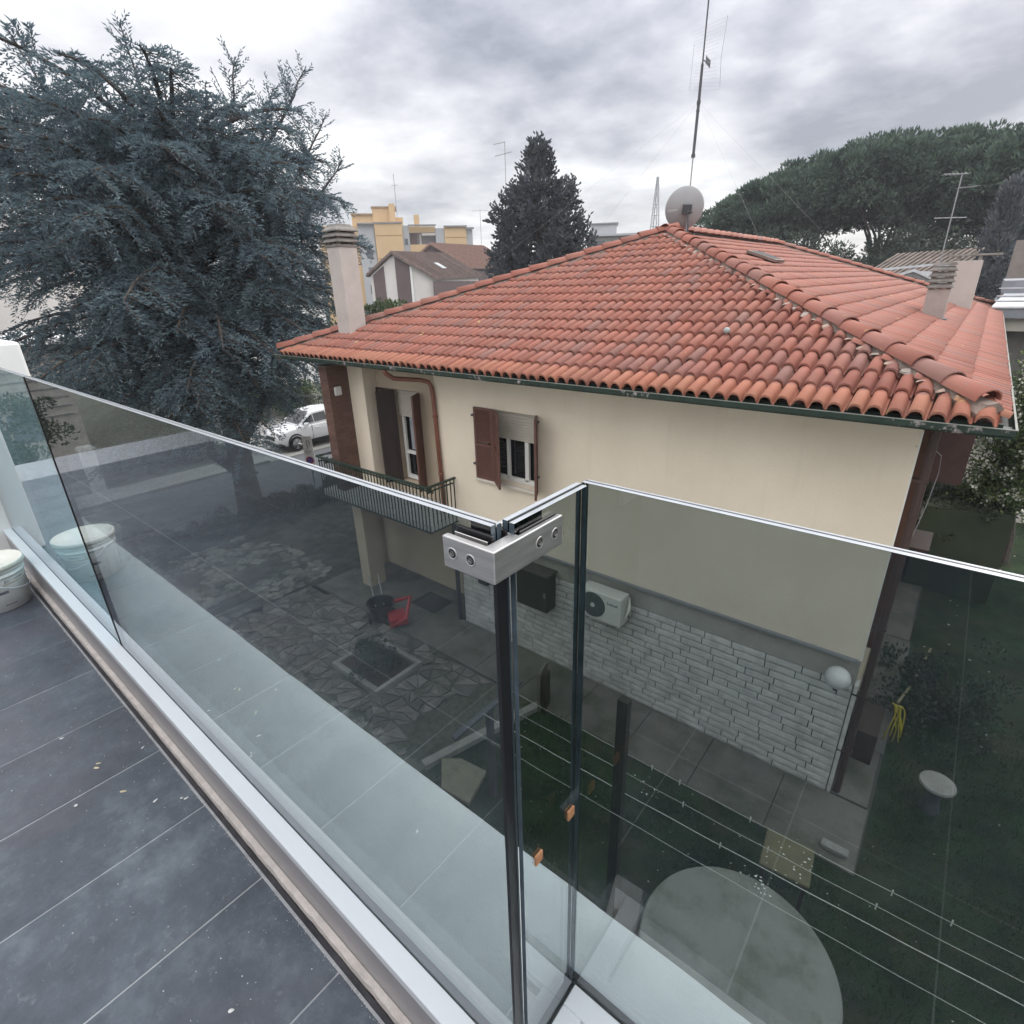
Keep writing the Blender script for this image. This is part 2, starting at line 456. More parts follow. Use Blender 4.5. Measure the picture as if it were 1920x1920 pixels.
def m_floor():
    t = NT('slate_porcelain')
    rr = t.rand()
    tc = t.N('ShaderNodeNewGeometry').outputs['Position']
    n0 = t.noise(5.0, 12, 0.72, tc, dist=0.05)
    c = t.ramp(n0, [(0.30, (0.034, 0.041, 0.055)), (0.5, (0.058, 0.072, 0.092)), (0.74, (0.125, 0.15, 0.172))])
    n1 = t.noise(1.5, 5, 0.6, tc, loc=(3, 1, 5), dist=0.6)
    c = t.mix(t.math('MULTIPLY', t.math('SUBTRACT', n1, 0.50), 3.5, True), c, (0.082, 0.074, 0.092))
    n2 = t.noise(26, 6, 0.72, tc, stretch=(1, 1.3, 1), dist=0.3)
    c = t.mix(t.math('MULTIPLY', t.math('SUBTRACT', n2, 0.59), 3.0, True), c, (0.20, 0.22, 0.24))
    n3 = t.noise(120, 3, 0.7, tc)
    c = t.mix(t.math('MULTIPLY', t.math('SUBTRACT', n3, 0.70), 9.0, True), c, (0.42, 0.42, 0.42))
    c = t.mix(1.0, c, t.ramp(rr, [(0.0, (0.82, 0.82, 0.84)), (1.0, (1.15, 1.14, 1.12))]), 'MULTIPLY')
    h = t.math('ADD', t.math('MULTIPLY', n0, 1.0), t.math('MULTIPLY', n2, 0.35))
    rg = t.math('ADD', t.math('MULTIPLY', n2, 0.35), 0.32)
    t.pbsdf(c, rg, 0, 0.45, t.bump(h, 0.35, 0.012))
    return t.m


FLOOR = m_floor()
GROUT = mat('pale_grout', (0.29, 0.30, 0.315), 0.9, 0.2, 20)


def m_parapet():
    t = NT('rough_white_render')
    n = t.noise(3.0, 6, 0.6)
    c = t.ramp(n, [(0.3, (0.62, 0.65, 0.66)), (0.7, (0.78, 0.79, 0.79))])
    n2 = t.noise(60, 5, 0.65, stretch=(1, 2.6, 1), dist=1.0)
    c = t.mix(t.math('MULTIPLY', t.math('SUBTRACT', n2, 0.60), 3.0, True), c, (0.33, 0.35, 0.37))
    t.pbsdf(c, 0.9, 0, 0.3, t.bump(n2, 0.5, 0.006))
    return t.m


PARA = m_parapet()


def m_glass(name, tint):
    t = NT(name)
    lw = t.N('ShaderNodeLayerWeight'); lw.inputs[0].default_value = 0.5
    F = t.math('ADD', t.math('MULTIPLY', t.math('POWER', lw.outputs['Facing'], 4.5), 0.95), 0.05, True)
    tr = t.N('ShaderNodeBsdfTransparent'); tr.inputs[0].default_value = (*tint, 1)
    gl = t.N('ShaderNodeBsdfGlossy'); gl.inputs['Roughness'].default_value = 0.0
    gl.inputs['Color'].default_value = (0.95, 0.97, 1.0, 1)
    mx = t.N('ShaderNodeMixShader'); t.L(F, mx.inputs[0]); t.L(tr.outputs[0], mx.inputs[1]); t.L(gl.outputs[0], mx.inputs[2])
    t.L(mx.outputs[0], t.out.inputs[0])
    return t.m


GLASS = m_glass('smoked_laminated_glass', (0.60, 0.645, 0.65))
GLASSG = m_glass('greenish_laminated_glass', (0.58, 0.71, 0.74))
tcl = NT('clear_inner_face'); _t = tcl.N('ShaderNodeBsdfTransparent'); tcl.L(_t.outputs[0], tcl.out.inputs[0]); CLEAR = tcl.m
EDGE_T = mat('sky_sheen_glass_edge', (0.36, 0.385, 0.41), 0.25, 0.1, 30, spec=0.6)  # silvery sky reflection put into the colour of the top edges
EDGE_V = mat('dark_glass_edge', (0.085, 0.115, 0.14), 0.2, 0.4, 14, spec=0.8)


def m_steel():
    t = NT('brushed_stainless')
    n = t.noise(160, 3, 0.6, stretch=(0.08, 0.08, 1.0))
    c = t.ramp(n, [(0.3, (0.52, 0.51, 0.50)), (0.7, (0.66, 0.65, 0.64))])
    t.pbsdf(c, t.math('ADD', t.math('MULTIPLY', n, 0.18), 0.26), 0.85, 0.5, t.bump(n, 0.12, 0.001))
    return t.m


STEEL = m_steel()


def m_gutter():
    t = NT('peeling_green_gutter_paint')
    n = t.noise(2.1, 3, 0.5, stretch=(1.0, 1, 1.0), loc=(0.7, 0, 0))
    n2 = t.noise(16, 6, 0.7)
    mask = t.math('MULTIPLY', t.math('SUBTRACT', t.math('ADD', t.math('MULTIPLY', n, 0.62), t.math('MULTIPLY', n2, 0.38)), 0.56), 30.0, True)
    c = t.mix(mask, t.ramp(t.noise(8, 4), [(0.3, (0.014, 0.028, 0.022)), (0.7, (0.026, 0.046, 0.034))]), t.ramp(n2, [(0.4, (0.20, 0.16, 0.16)), (0.7, (0.42, 0.38, 0.37))]))
    t.pbsdf(c, 0.5, 0, 0.4)
    return t.m


GUTTER = m_gutter()

# ------------------------------------------------------------------ ground
o = sheet('ground', [(-240, -200), (240, -200), (240, 260), (-240, 260)], G-0.012, TERRAIN)
sheet('road', [(-23.6, -60), (-18.3, -60), (-18.3, 140), (-23.6, 140)], G-0.004, ASPH)
mb = MB(); mb.box(-25.2, -23.6, -60, 11.2, G-0.01, G+0.12); struct(mb.build('pavement', PAVE))
sheet('forecourt', [(-34, 11.3), (-23.7, 11.3), (-23.7, 40), (-34, 40)], G+0.0, PAVE)
sheet('garden_soil', [(-17.9, -20), (-11.2, -20), (-11.2, 6.2), (-17.9, 30)], G+0.004, SOIL)
sheet('lawn', [(-5.15, 0.2), (12, 0.2), (12, 40), (0.32, 40), (0.32, 6.25), (-4.62, 6.25), (-5.35, 4.2)], G+0.006, LAWN)
# concrete walks beside the house, cast in slabs with open joints
walk = MB(); walk.box(-11.9, 0.3, 6.22, 7.4, G-0.02, G+0.0)
walk = struct(walk.build('house_path', mat('path_joint', (0.10, 0.098, 0.088), 0.95)))
for i in range(11):
    x0 = -11.9 + i*1.109
    mb = MB(); dz = random.uniform(0, 0.008)
    mb.box(x0+0.004, x0+1.104, 6.23, 7.395, G, G+0.045+dz)
    mb.build('path_slab', CONCD, walk, 0.008)
sp = MB(); sp.box(-0.25, 0.3, 7.4, 30, G-0.02, G+0.0)
sp = struct(sp.build('side_path', JOINT))
for i in range(16):
    y0 = 7.42 + i*1.25
    mb = MB(); mb.box(-0.2, 0.3+random.uniform(-0.03, 0.03), y0+0.01, y0+1.24, G, G+0.05+random.uniform(0, 0.012))
    mb.build('path_slab', CONCD, sp, 0.01)


# crazy paving : irregular stones from a jittered grid, recessed joints
def crazy():
    base = sheet('crazy_paving', [(-12.2, 4.0), (-5.35, 4.0), (-4.75, 6.2), (-12.2, 6.2)], G+0.004, mat('mossy_paving_joint', (0.075, 0.078, 0.055), 0.95, 0.4, 9, 0.6, 40))
    nx, ny = 27, 9
    P = {}
    for i in range(nx+1):
        for j in range(ny+1):
            fy = j/ny
            x = -12.1 + (6.75+0.55*fy)*i/nx + random.uniform(-0.13, 0.13)
            y = 4.05 + 2.12*fy + random.uniform(-0.11, 0.11)
            P[i, j] = (x, y)
    n = 0
    for i in range(nx):
        for j in range(ny):
            q = [P[i, j], P[i+1, j], P[i+1, j+1], P[i, j+1]]
            cx = sum(p[0] for p in q)/4; cy = sum(p[1] for p in q)/4
            if -8.75 < cx < -7.25 and 4.5 < cy < 5.72: continue
            polys = []
            k = random.random()
            if k < 0.45: polys = [[q[0], q[1], q[2]], [q[0], q[2], q[3]]]
            elif k < 0.7: polys = [[q[0], q[1], q[3]], [q[1], q[2], q[3]]]
            else: polys = [q]
            for pl in polys:
                if random.random() < 0.04 or n >= 295: continue
                c = (sum(p[0] for p in pl)/len(pl), sum(p[1] for p in pl)/len(pl))
                sh = [(c[0]+(p[0]-c[0])*random.uniform(0.80, 0.92), c[1]+(p[1]-c[1])*random.uniform(0.80, 0.92)) for p in pl]
                mb = MB(); mb.prism(sh, G+0.004, G+0.022+random.uniform(0, 0.02))
                mb.build('paving_stone', STONE, base); n += 1


crazy()
kb = MB(); kb.prism([(-5.42, 4.0), (-5.27, 3.97), (-4.62, 6.2), (-4.76, 6.22)], G, G+0.12)
struct(kb.build('paving_kerb', CONC, None, 0.012))

# older broken paving that spreads left towards the hedge, half sunk in soil
mb = MB(); cnt = 0
for k in range(900):
    x = random.uniform(-16.6, -12.25); y = random.uniform(1.6, 7.0)
    if noise.noise(Vector((x*0.9, y*0.9, 2))) < -0.12: continue
    n_ = random.randint(3, 6); rr = random.uniform(0.07, 0.20); a0 = random.uniform(0, 6)
    z0_ = G+0.004+random.uniform(0.004, 0.02)
    mb.prism([(x+rr*random.uniform(0.6, 1.2)*math.cos(a0+6.283*q/n_), y+rr*random.uniform(0.6, 1.2)*math.sin(a0+6.283*q/n_)) for q in range(n_)], G+0.002, z0_)
for k in range(260):
    x = random.uniform(-12, -5.6); y = random.uniform(3.1, 4.05); n_ = random.randint(3, 6); rr = random.uniform(0.05, 0.14); a0 = random.uniform(0, 6)
    mb.prism([(x+rr*random.uniform(0.6, 1.2)*math.cos(a0+6.283*q/n_), y+rr*random.uniform(0.6, 1.2)*math.sin(a0+6.283*q/n_)) for q in range(n_)], G+0.002, G+0.01+random.uniform(0.004, 0.02))
stuff(mb.build('broken_paving', mat('broken_pale_stone', (0.21, 0.20, 0.18), 0.9, 0.25, 4, 0.6, 40, rnd=0.45, dirt=(0.08, 0.08, 0.06), dirt_amt=0.8, dscale=2.0)))

# planting bed with concrete kerbs
pb = thing('planting_bed', 'square soil bed edged with concrete kerbs in the crazy paving', 'flower bed')
mb = MB(); mb.box(-8.62, -7.36, 4.66, 5.6, G, G+0.06); mb.build('soil', BED, pb)
for a in ((-8.72, -7.27, 4.55, 4.66), (-8.72, -7.27, 5.6, 5.7), (-8.72, -8.62, 4.66, 5.6), (-7.36, -7.26, 4.66, 5.6)):
    mb = MB(); mb.box(*a, G, G+0.13); mb.build('kerb', CONC, pb, 0.01)


# ------------------------------------------------------------------ neighbour house
house = thing('house', 'cream two storey house under a red tiled hip roof across the garden', 'house', loc=(0, 0, 0))
WX0, WX1, WY0, WY1 = -11.75, -0.25, 7.4, 27.3
EZ = -1.225                    # top of the eave tiles
SL = 2.29/6.42                # roof slope
WTOP = -1.44


def wall_pieces(mb, y0, y1, x0, x1, z0, z1, holes):
    xs = sorted({x0, x1, *[h[0] for h in holes], *[h[1] for h in holes]})
    zs = sorted({z0, z1, *[h[2] for h in holes], *[h[3] for h in holes]})
    for a, b in zip(xs, xs[1:]):
        for c, d in zip(zs, zs[1:]):
            mx_, mz_ = (a+b)/2, (c+d)/2
            if any(h[0] < mx_ < h[1] and h[2] < mz_ < h[3] for h in holes): continue
            mb.box(a, b, y0, y1, c, d)


WIN = (-6.98, -5.62, -3.46, -2.08)
mb = MB()
wall_pieces(mb, 7.4, 7.68, -8.12, -0.25, -4.72, WTOP, [WIN])
wall_f = mb.build('wall', CREAM, house)
mb = MB(); mb.box(-10.98, -10.43, 7.4, 7.75, -4.72, WTOP); mb.build('pilaster', CREAM, house)
DOOR = (-9.86, -9.03, -4.18, -2.05)
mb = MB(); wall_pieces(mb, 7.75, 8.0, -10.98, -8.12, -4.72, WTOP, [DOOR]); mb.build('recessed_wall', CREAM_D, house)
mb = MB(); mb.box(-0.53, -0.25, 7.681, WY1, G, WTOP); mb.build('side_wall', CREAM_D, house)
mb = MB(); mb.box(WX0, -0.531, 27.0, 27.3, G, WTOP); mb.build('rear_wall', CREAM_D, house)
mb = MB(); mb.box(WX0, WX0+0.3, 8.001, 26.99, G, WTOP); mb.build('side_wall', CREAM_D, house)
# band between storeys and lower wall
mb = MB(); mb.box(-7.75, -0.25, 7.45, 7.7, -5.14, -4.722); mb.build('wall_band', BAND, house)
mb = MB(); mb.box(-7.75, -0.27, 7.36, 7.4, -4.745, -4.70); mb.build('cable_conduit', GREYSLAB, house, 0.006)
mb = MB(); mb.box(-7.75, -0.25, 7.47, 7.7, G-0.1, -5.142)
clad = mb.build('stone_cladding', JOINT, house)
mb = MB(); mb.box(-0.25, -0.2, 7.43, 7.62, G, -5.142); mb.build('corner_stone_edge', BRICKW, house, 0.01)


def brick_meshes():
    out = []
    for k in range(8):
        w, h, d = 1.0, 1.0, 0.05
        nx, nz = 4, 3
        v = []; fc = []
        for j in range(nz+1):
            for i in range(nx+1):
                edge = i in (0, nx) or j in (0, nz)
                y = -d + (0.010 if edge else random.uniform(-0.005, 0.004))
                v.append((i/nx, y, j/nz))
        for j in range(nz):
            for i in range(nx):
                a = j*(nx+1)+i; fc.append((a, a+1, a+nx+2, a+nx+1))
        b0 = len(v); v += [(0, 0, 0), (1, 0, 0), (1, 0, 1), (0, 0, 1)]
        c00, c10, c01, c11 = 0, nx, nz*(nx+1), nz*(nx+1)+nx
        fc += [tuple([b0, b0+1] + [c10-i for i in range(nx+1)]),
               tuple([b0+2, b0+3] + [c01+i for i in range(nx+1)]),
               tuple([b0+3, b0] + [j*(nx+1) for j in range(nz+1)]),
               tuple([b0+1, b0+2] + [c11-j*(nx+1) for j in range(nz+1)])]
        me = bpy.data.meshes.new('brick'); me.from_pydata(v, [], fc); me.materials.append(BRICKW); me.update()
        out.append(me)
    return out


BM = brick_meshes()
rows = 16; rh = (5.14-7.14)/-rows
nb = 0
for rI in range(rows):
    z0 = -5.15 - (rI+1)*rh + 0.003
    x = -7.72 - random.uniform(0, 0.2)
    while x < -0.27:
        w = random.choice((0.24, 0.38, 0.42, 0.46, 0.5, 0.5, 0.54))
        x1 = min(x+w, -0.255)
        if -0.255 - x1 < 0.12: x1 = -0.255
        xa = max(x, -7.72)
        if x1 - xa > 0.05:
            o = link('brick', random.choice(BM), clad)
            o.location = (xa+0.008, 7.47, z0+0.009)
            o.scale = (x1-xa-0.016, random.uniform(0.50, 0.64), rh-0.017)
            nb += 1
        x = x1
# porch under the balcony
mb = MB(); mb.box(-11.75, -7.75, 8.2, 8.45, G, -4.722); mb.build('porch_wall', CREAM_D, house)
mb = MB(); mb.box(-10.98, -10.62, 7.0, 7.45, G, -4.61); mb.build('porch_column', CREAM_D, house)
mb = MB(); mb.box(-11.75, -7.76, 6.9, 8.2, G, G+0.06); mb.build('porch_floor', CONCD, house, 0.01)
mb = MB(); mb.box(-9.25, -8.45, 7.12, 7.75, G+0.061, G+0.075); tag(mb.build('doormat', mat('doormat_fibre', (0.035, 0.033, 0.035), 0.95, 0.3, 30)), 'dark rectangular doormat lying on the porch floor under the balcony', 'doormat')

# brick fin with a wall lamp
finh = MB(); finh.box(-11.29, -10.99, 6.87, 7.99, -4.72, -1.52)
fin = finh.build('brick_fin', REDMORT, house)
bv = MB()
zz = -4.71; ri = 0
while zz < -1.57:
    for (a0, a1, fixed, axis) in ((-11.29, -10.985, 6.87, 'y'), (6.865, 7.39, -10.99, 'x')):
        L_ = 0.25; p = a0 - (0.125 if ri % 2 else 0)
        while p < a1:
            s0, s1 = max(p, a0), min(p+L_-0.01, a1)
            if s1-s0 > 0.03:
                if axis == 'y': bv.box(s0, s1, fixed-0.006, fixed, zz, zz+0.052)
                else: bv.box(fixed, fixed+0.006, s0, s1, zz, zz+0.052)
            p += L_
    zz += 0.063; ri += 1
stuff(bv.build('thin_brick_courses', REDBRICK, fin))
mb = MB(); mb.box(-10.984, -10.93, 6.98, 7.16, -2.20, -2.0); mb.build('wall_lamp', LAMPG, house, 0.03, seg=3)

# door with blind, shutters
blind_s = MB()
mbd = MB(); mbd.box(DOOR[0]-0.0, DOOR[1], 7.96, 7.99, DOOR[2], DOOR[3]); mbd.build('door_dark', DARKROOM, house)


def roller(x0, x1, y, z0, z1, parent):
    rb = MB()
    rb.box(x0, x1, y+0.012, y+0.02, z0, z1)
    o_ = rb.build('roller_blind', BLIND, parent)
    z = z0
    while z < z1-0.02:
        s_ = MB(); s_.box(x0+0.003, x1-0.003, y-0.004, y+0.011, z, z+0.048); s_.build('slat', BLIND, o_, 0.006, seg=1); z += 0.052
    return o_


roller(-9.84, -9.05, 7.83, -2.66, -2.08, house)
dr = MB()
dr.box(-9.79, -9.71, 7.86, 7.92, -4.15, -2.6); dr.box(-9.13, -9.05, 7.86, 7.92, -4.15, -2.6)
dr.box(-9.71, -9.13, 7.86, 7.92, -4.15, -4.05); dr.box(-9.71, -9.13, 7.86, 7.92, -3.54, -3.46)
dr.build('door_frame', WHITEPVC, house, 0.006)
mb = MB(); mb.box(-9.60, -9.18, 7.93, 7.945, -3.44, -2.62); mb.build('curtain', CURTAIN, house)


def shutter_leaf(name, w, h, thick, M, parent, material, louvres=True):
    e = bpy.data.objects.new(name, None)
    fr = MB(); b = 0.055
    for a in ((0, b, 0, h), (w-b, w, 0, h), (b, w-b, 0, b), (b, w-b, h-b, h), (b, w-b, h*0.47, h*0.47+b)):
        fr.box(a[0], a[1], 0, thick, a[2], a[3])
    if not louvres: fr.box(b, w-b, thick*0.3, thick*0.7, b, h-b)
    o_ = fr.build(name, material, parent, 0.003, seg=1)
    o_.matrix_local = M
    if louvres:
        z = b+0.012; me = None
        while z < h-b-0.03:
            if not (h*0.47-0.03 < z < h*0.47+b):
                if me is None:
                    s_ = MB(); s_.box(b, w-b, 0.002, thick-0.002, -0.004, 0.004, M=Matrix.Rotation(R(0), 4, 'X'))
                    me = bpy.data.meshes.new('louvre')
                    vs_ = [Vector(p) for p in s_.v]
                    vs_ = [Vector((p.x, p.y, p.z + (p.y-thick/2)*0.75)) for p in vs_]
                    me.from_pydata(vs_, [], s_.f); me.materials.append(material); me.update()
                q = link('louvre', me, o_, loc=(0, 0, z+0.012))
            z += 0.043
    return o_


bpy.data.objects.remove(bpy.data.objects['shutter']) if 'shutter' in bpy.data.objects else None


def Mx(x, y, z, rz): return Matrix.Translation((x, y, z)) @ Matrix.Rotation(rz, 4, 'Z')


# left door shutter folded open into the recess, right one seen edge on
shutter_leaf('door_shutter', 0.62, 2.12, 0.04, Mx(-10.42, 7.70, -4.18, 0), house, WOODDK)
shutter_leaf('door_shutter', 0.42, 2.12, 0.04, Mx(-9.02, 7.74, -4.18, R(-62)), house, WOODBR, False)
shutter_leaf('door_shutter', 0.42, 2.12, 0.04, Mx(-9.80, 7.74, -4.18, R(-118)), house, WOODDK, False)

# window : frame, blind, sill, shutters
wn = MB(); wn.box(WIN[0], WIN[1], 7.64, 7.66, WIN[2], WIN[3]); wn.build('window_dark', DARKROOM, house)
roller(-6.96, -5.64, 7.50, -2.62, -2.09, house)
wf = MB()
for a in ((-6.98, -6.92, -3.46, -2.6), (-5.68, -5.62, -3.46, -2.6), (-6.40, -6.34, -3.4, -2.6), (-5.97, -5.88, -3.40, -2.6)): wf.box(a[0], a[1], 7.54, 7.60, a[2], a[3])
wf.box(-6.92, -5.68, 7.54, 7.6, -3.46, -3.36)
wf.build('window_frame', WHITEPVC, house, 0.006)
mb = MB(); mb.box(-7.06, -5.55, 7.33, 7.62, -3.52, -3.462); mb.build('window_sill', mat('travertine_sill', (0.58, 0.53, 0.46), 0.7, 0.08, 8), house, 0.006)
shutter_leaf('window_shutter', 0.47, 1.40, 0.04, Mx(-7.03, 7.335, -3.47, 0), house, WOODBR)
shutter_leaf('window_shutter', 0.44, 1.40, 0.04, Mx(-6.555, 7.33, -3.47, R(-38)), house, WOODBR)
shutter_leaf('window_shutter', 0.46, 1.40, 0.04, Mx(-5.60, 7.38, -3.47, R(-56)), house, WOODBR)
for (x, z) in ((-7.06, -2.25), (-7.06, -3.2), (-5.56, -2.2), (-5.56, -3.2)):
    mb = MB(); mb.box(x-0.03, x+0.03, 7.33, 7.4, z, z+0.035); mb.build('hinge', DKMETAL, house)

# downpipes
mb = MB()
mb.tube([(-8.62, 6.62, -1.38), (-8.62, 6.64, -1.48), (-8.58, 6.80, -1.60), (-8.3, 7.2, -1.66), (-8.16, 7.30, -1.70), (-8.12, 7.335, -1.80), (-8.10, 7.34, -2.0), (-8.02, 7.34, -4.72)], 0.045, 10)
for z in (-2.4, -3.6): mb.tube([(-8.10+(-2.0-z)*0.028, 7.34, z), (-8.10+(-2.0-z)*0.028, 7.34, z+0.04)], 0.055, 10)
mb.build('downpipe', COPPER, house, smooth=True)
mb = MB(); mb.tube([(-7.80, 7.36, -4.7), (-7.80, 7.36, -7.1)], 0.05, 10); mb.build('downpipe', DKMETAL, house, smooth=True)
mb = MB(); mb.tube([(-0.13, 7.48, -1.5), (-0.13, 7.48, G)], 0.048, 10)
for z in (-2.2, -3.1, -4.2, -5.3, -6.3): mb.box(-0.25, -0.07, 7.43, 7.53, z, z+0.03)
mb.build('downpipe', mat('dark_brown_pipe', (0.06, 0.035, 0.03), 0.5), house)
mb = MB(); mb.box(-0.25, -0.235, 7.405, 7.44, -4.72, -1.6); mb.build('corner_strip', WHITEPVC, house)
# side wall : brown brick facing, projecting balcony box, casement
mb = MB(); mb.box(-0.249, -0.18, 7.6, 12.9, -4.6, -1.6); mb.build('side_brick_facing', REDBRICK, house)
mb = MB(); mb.box(-0.25, 0.36, 12.9, 15.2, -3.75, -1.52); mb.build('brick_bay', mat('bay_brick', (0.085, 0.05, 0.045), 0.9, 0.15, 5), house)
mb = MB(); mb.box(-0.17, 0.12, 8.2, 8.9, -3.35, -3.30); mb.build('window_awning', WOODDK, house)
mb = MB(); mb.tube([(-0.15, 7.6, -2.0), (-0.09, 7.9, -1.93), (-0.03, 8.2, -2.05), (-0.01, 8.3, -2.3), (-0.04, 8.1, -2.7), (-0.1, 7.8, -3.1), (-0.14, 7.5, -3.4)], 0.005, 5); mb.build('loose_cable', GREYSLAB, house)

# balcony
mb = MB(); mb.box(-11.57, -7.70, 6.66, 7.74, -4.62, -4.46); mb.build('balcony_slab', mat('pale_slab_edge', (0.50, 0.49, 0.47), 0.9, 0.1, 3), house, 0.008)
bal = MB()
RT, RB = -3.60, -4.61
bal.box(-11.58, -7.68, 6.60, 6.65, RT-0.045, RT)
bal.box(-7.73, -7.68, 6.65, 7.4, RT-0.045, RT)
bal.box(-11.58, -11.53, 6.65, 7.3, RT-0.045, RT)
bal.box(-11.58, -7.68, 6.615, 6.645, RB, RB+0.03)
bal.box(-7.72, -7.69, 6.65, 7.4, RB, RB+0.03)
bal.box(-11.58, -7.68, 6.74, 6.77, RT-0.17, RT-0.14)
bal.box(-7.80, -7.77, 6.77, 7.4, RT-0.17, RT-0.14)
for x in np.arange(-11.3, -7.7, 1.18): bal.box(x, x+0.02, 6.65, 6.75, RT-0.17, RT-0.02)
rail = bal.build('balcony_railing', GREENM, house, 0.006)
pm = bpy.data.meshes.new('baluster'); t_ = MB(); t_.box(-0.009, 0.009, -0.009, 0.009, 0, RT-0.045-RB-0.03)
pm.from_pydata(t_.v, [], t_.f); pm.materials.append(GREENM)
for x in np.arange(-11.5, -7.72, 0.105): link('baluster', pm, rail, loc=(x, 6.63, RB+0.03))
for y in np.arange(6.73, 7.38, 0.105): link('baluster', pm, rail, loc=(-7.705, y, RB+0.03))
for z in (-3.62, -3.76):
    mb = MB(); mb.tube([(-11.6, 6.65, z), (-11.35, 7.25, z)], 0.02, 6); mb.build('side_rail', DKMETAL, house)

# ---- roof
roof_mb = MB()
X0, X1, Y0, Y1, dz = -12.5, 0.36, 6.70, 28.0, 0.075
ze = EZ - dz
xr = (X0+X1)/2; hw = (X1-X0)/2; zr = ze + SL*hw
E_, F_ = (xr, Y0+hw, zr), (xr, Y1-hw, zr)
zd = ze-0.055
A, B_, C_, D_ = (X0, Y0, zd), (X1, Y0, zd), (X1, Y1, zd), (X0, Y1, zd)
roof_mb.add([A, B_, C_, D_, (E_[0], E_[1], zr-0.055), (F_[0], F_[1], zr-0.055)], [(0, 1, 4), (1, 2, 5, 4), (2, 3, 5), (3, 0, 4, 5), (3, 2, 1, 0)])
roof = roof_mb.build('roof', mat('roof_underlay', (0.12, 0.06, 0.045), 0.9), house)
mb = MB(); mb.box(X0+0.05, X1-0.05, Y0+0.03, 7.4, -1.44, -1.42); mb.box(-0.25, X1-0.05, 7.4, Y1-0.05, -1.44, -1.42); mb.box(X0+.05, WX0, 7.4, Y1-.05, -1.44, -1.42)
mb.build('soffit', BAND, house)

PITCH, EXPO, TL = 0.1755, 0.405, 0.47


def tile_profile():
    pts = []
    for k in range(7):
        a = math.pi*k/6
        pts.append((0.074 - 0.074*math.cos(a), 0.080*math.sin(a)**0.9 if 0 < k < 6 else 0.0))
    pts.append((0.153, -0.030)); pts.append((0.170, -0.030)); pts.append((PITCH+0.001, 0.0))
    return pts


def tile_verts():
    pr = tile_profile(); n = len(pr)
    v = []; fc = []
    lift = 0.034
    for (y, s, zo) in ((0.0, 1.0, lift), (TL, 0.88, 0.0)):
        for (x, z) in pr:
            v.append((0.074+(x-0.074)*s if x < 0.15 else x, y, z*s+zo))
    for (x, z) in pr:
        v.append((0.074+(x-0.074)*0.84 if x < 0.15 else x, 0.0, z*0.84+lift-0.013))
    for k in range(n-1):
        fc.append((k, k+1, n+k+1, n+k)); fc.append((2*n+k, 2*n+k+1, k+1, k))
    return np.array(v), np.array(fc)


tv, tf = tile_verts()
tile_me = bpy.data.meshes.new('roof_tile'); tile_me.from_pydata(tv.tolist(), [], tf.tolist()); tile_me.materials.append(TILE)
tile_me.polygons.foreach_set('use_smooth', [k % 2 == 0 and k < 12 for k in range(len(tf))]); tile_me.update()
th = math.atan(SL); slen = hw/math.cos(th)


def slope_frames(side):
    """yield matrices for every tile of one slope"""
    out = []
    if side == 'front':
        width = X1-X0; org = Vector((X0, Y0, ze)); ax = Vector((1, 0, 0)); up = Vector((0, math.cos(th), math.sin(th)))
        trunc = width
    elif side == 'right':
        width = Y1-Y0; org = Vector((X1, Y0, ze)); ax = Vector((0, 1, 0)); up = Vector((-math.cos(th), 0, math.sin(th)))
    elif side == 'left':
        width = Y1-Y0; org = Vector((X0, Y1, ze)); ax = Vector((0, -1, 0)); up = Vector((math.cos(th), 0, math.sin(th)))
    else:
        width = X1-X0; org = Vector((X1, Y1, ze)); ax = Vector((-1, 0, 0)); up = Vector((0, -math.cos(th), math.sin(th)))
    nrm = ax.cross(up)
    nc = int(slen/EXPO)+1
    for j in range(nc):
        s = j*EXPO - (0.09 if side == 'front' else 0.03)
        inset = (s+TL*0.5)*math.cos(th)
        i = 0
        while i*PITCH < width:
            x = i*PITCH
            if x + PITCH*0.5 > inset-0.03 and x + PITCH*0.5 < width-inset+0.03:
                jx = random.uniform(-0.006, 0.006); js = random.uniform(-0.014, 0.014)
                p = org + ax*(x+jx) + up*(s+js) + nrm*random.uniform(0.0, 0.006); kn = 1.0 if side == 'front' else 0.72
                a = random.uniform(-0.026, 0.026)
                ax2 = (ax*math.cos(a)+up*math.sin(a)); up2 = nrm.cross(ax2)
                M = Matrix(((ax2.x, up2.x, nrm.x*kn, p.x), (ax2.y, up2.y, nrm.y*kn, p.y), (ax2.z, up2.z, nrm.z*kn, p.z), (0, 0, 0, 1)))
                out.append((j, i, M, p))
            i += 1
    return out


fr = slope_frames('front')
fr.sort(key=lambda q: q[3].length)
for (j, i, M, p) in fr[:278]:
    o = link('roof_tile', tile_me, roof); o.matrix_local = M


def merge(frames, name, me_mat, parent):
    n = len(tv); V = np.zeros((len(frames)*n, 3)); F = np.zeros((len(frames)*len(tf), 4), dtype=int)
    hom = np.c_[tv, np.ones(n)]
    for k, q in enumerate(frames):
        Mn = np.array(q[2]); V[k*n:(k+1)*n] = (hom @ Mn.T)[:, :3]; F[k*len(tf):(k+1)*len(tf)] = tf + k*n
    return stuff(npmesh(name, V, F, me_mat, parent))


rest = fr[278:] + slope_frames('right')
o = merge(rest, 'tile_field', TILE, roof)


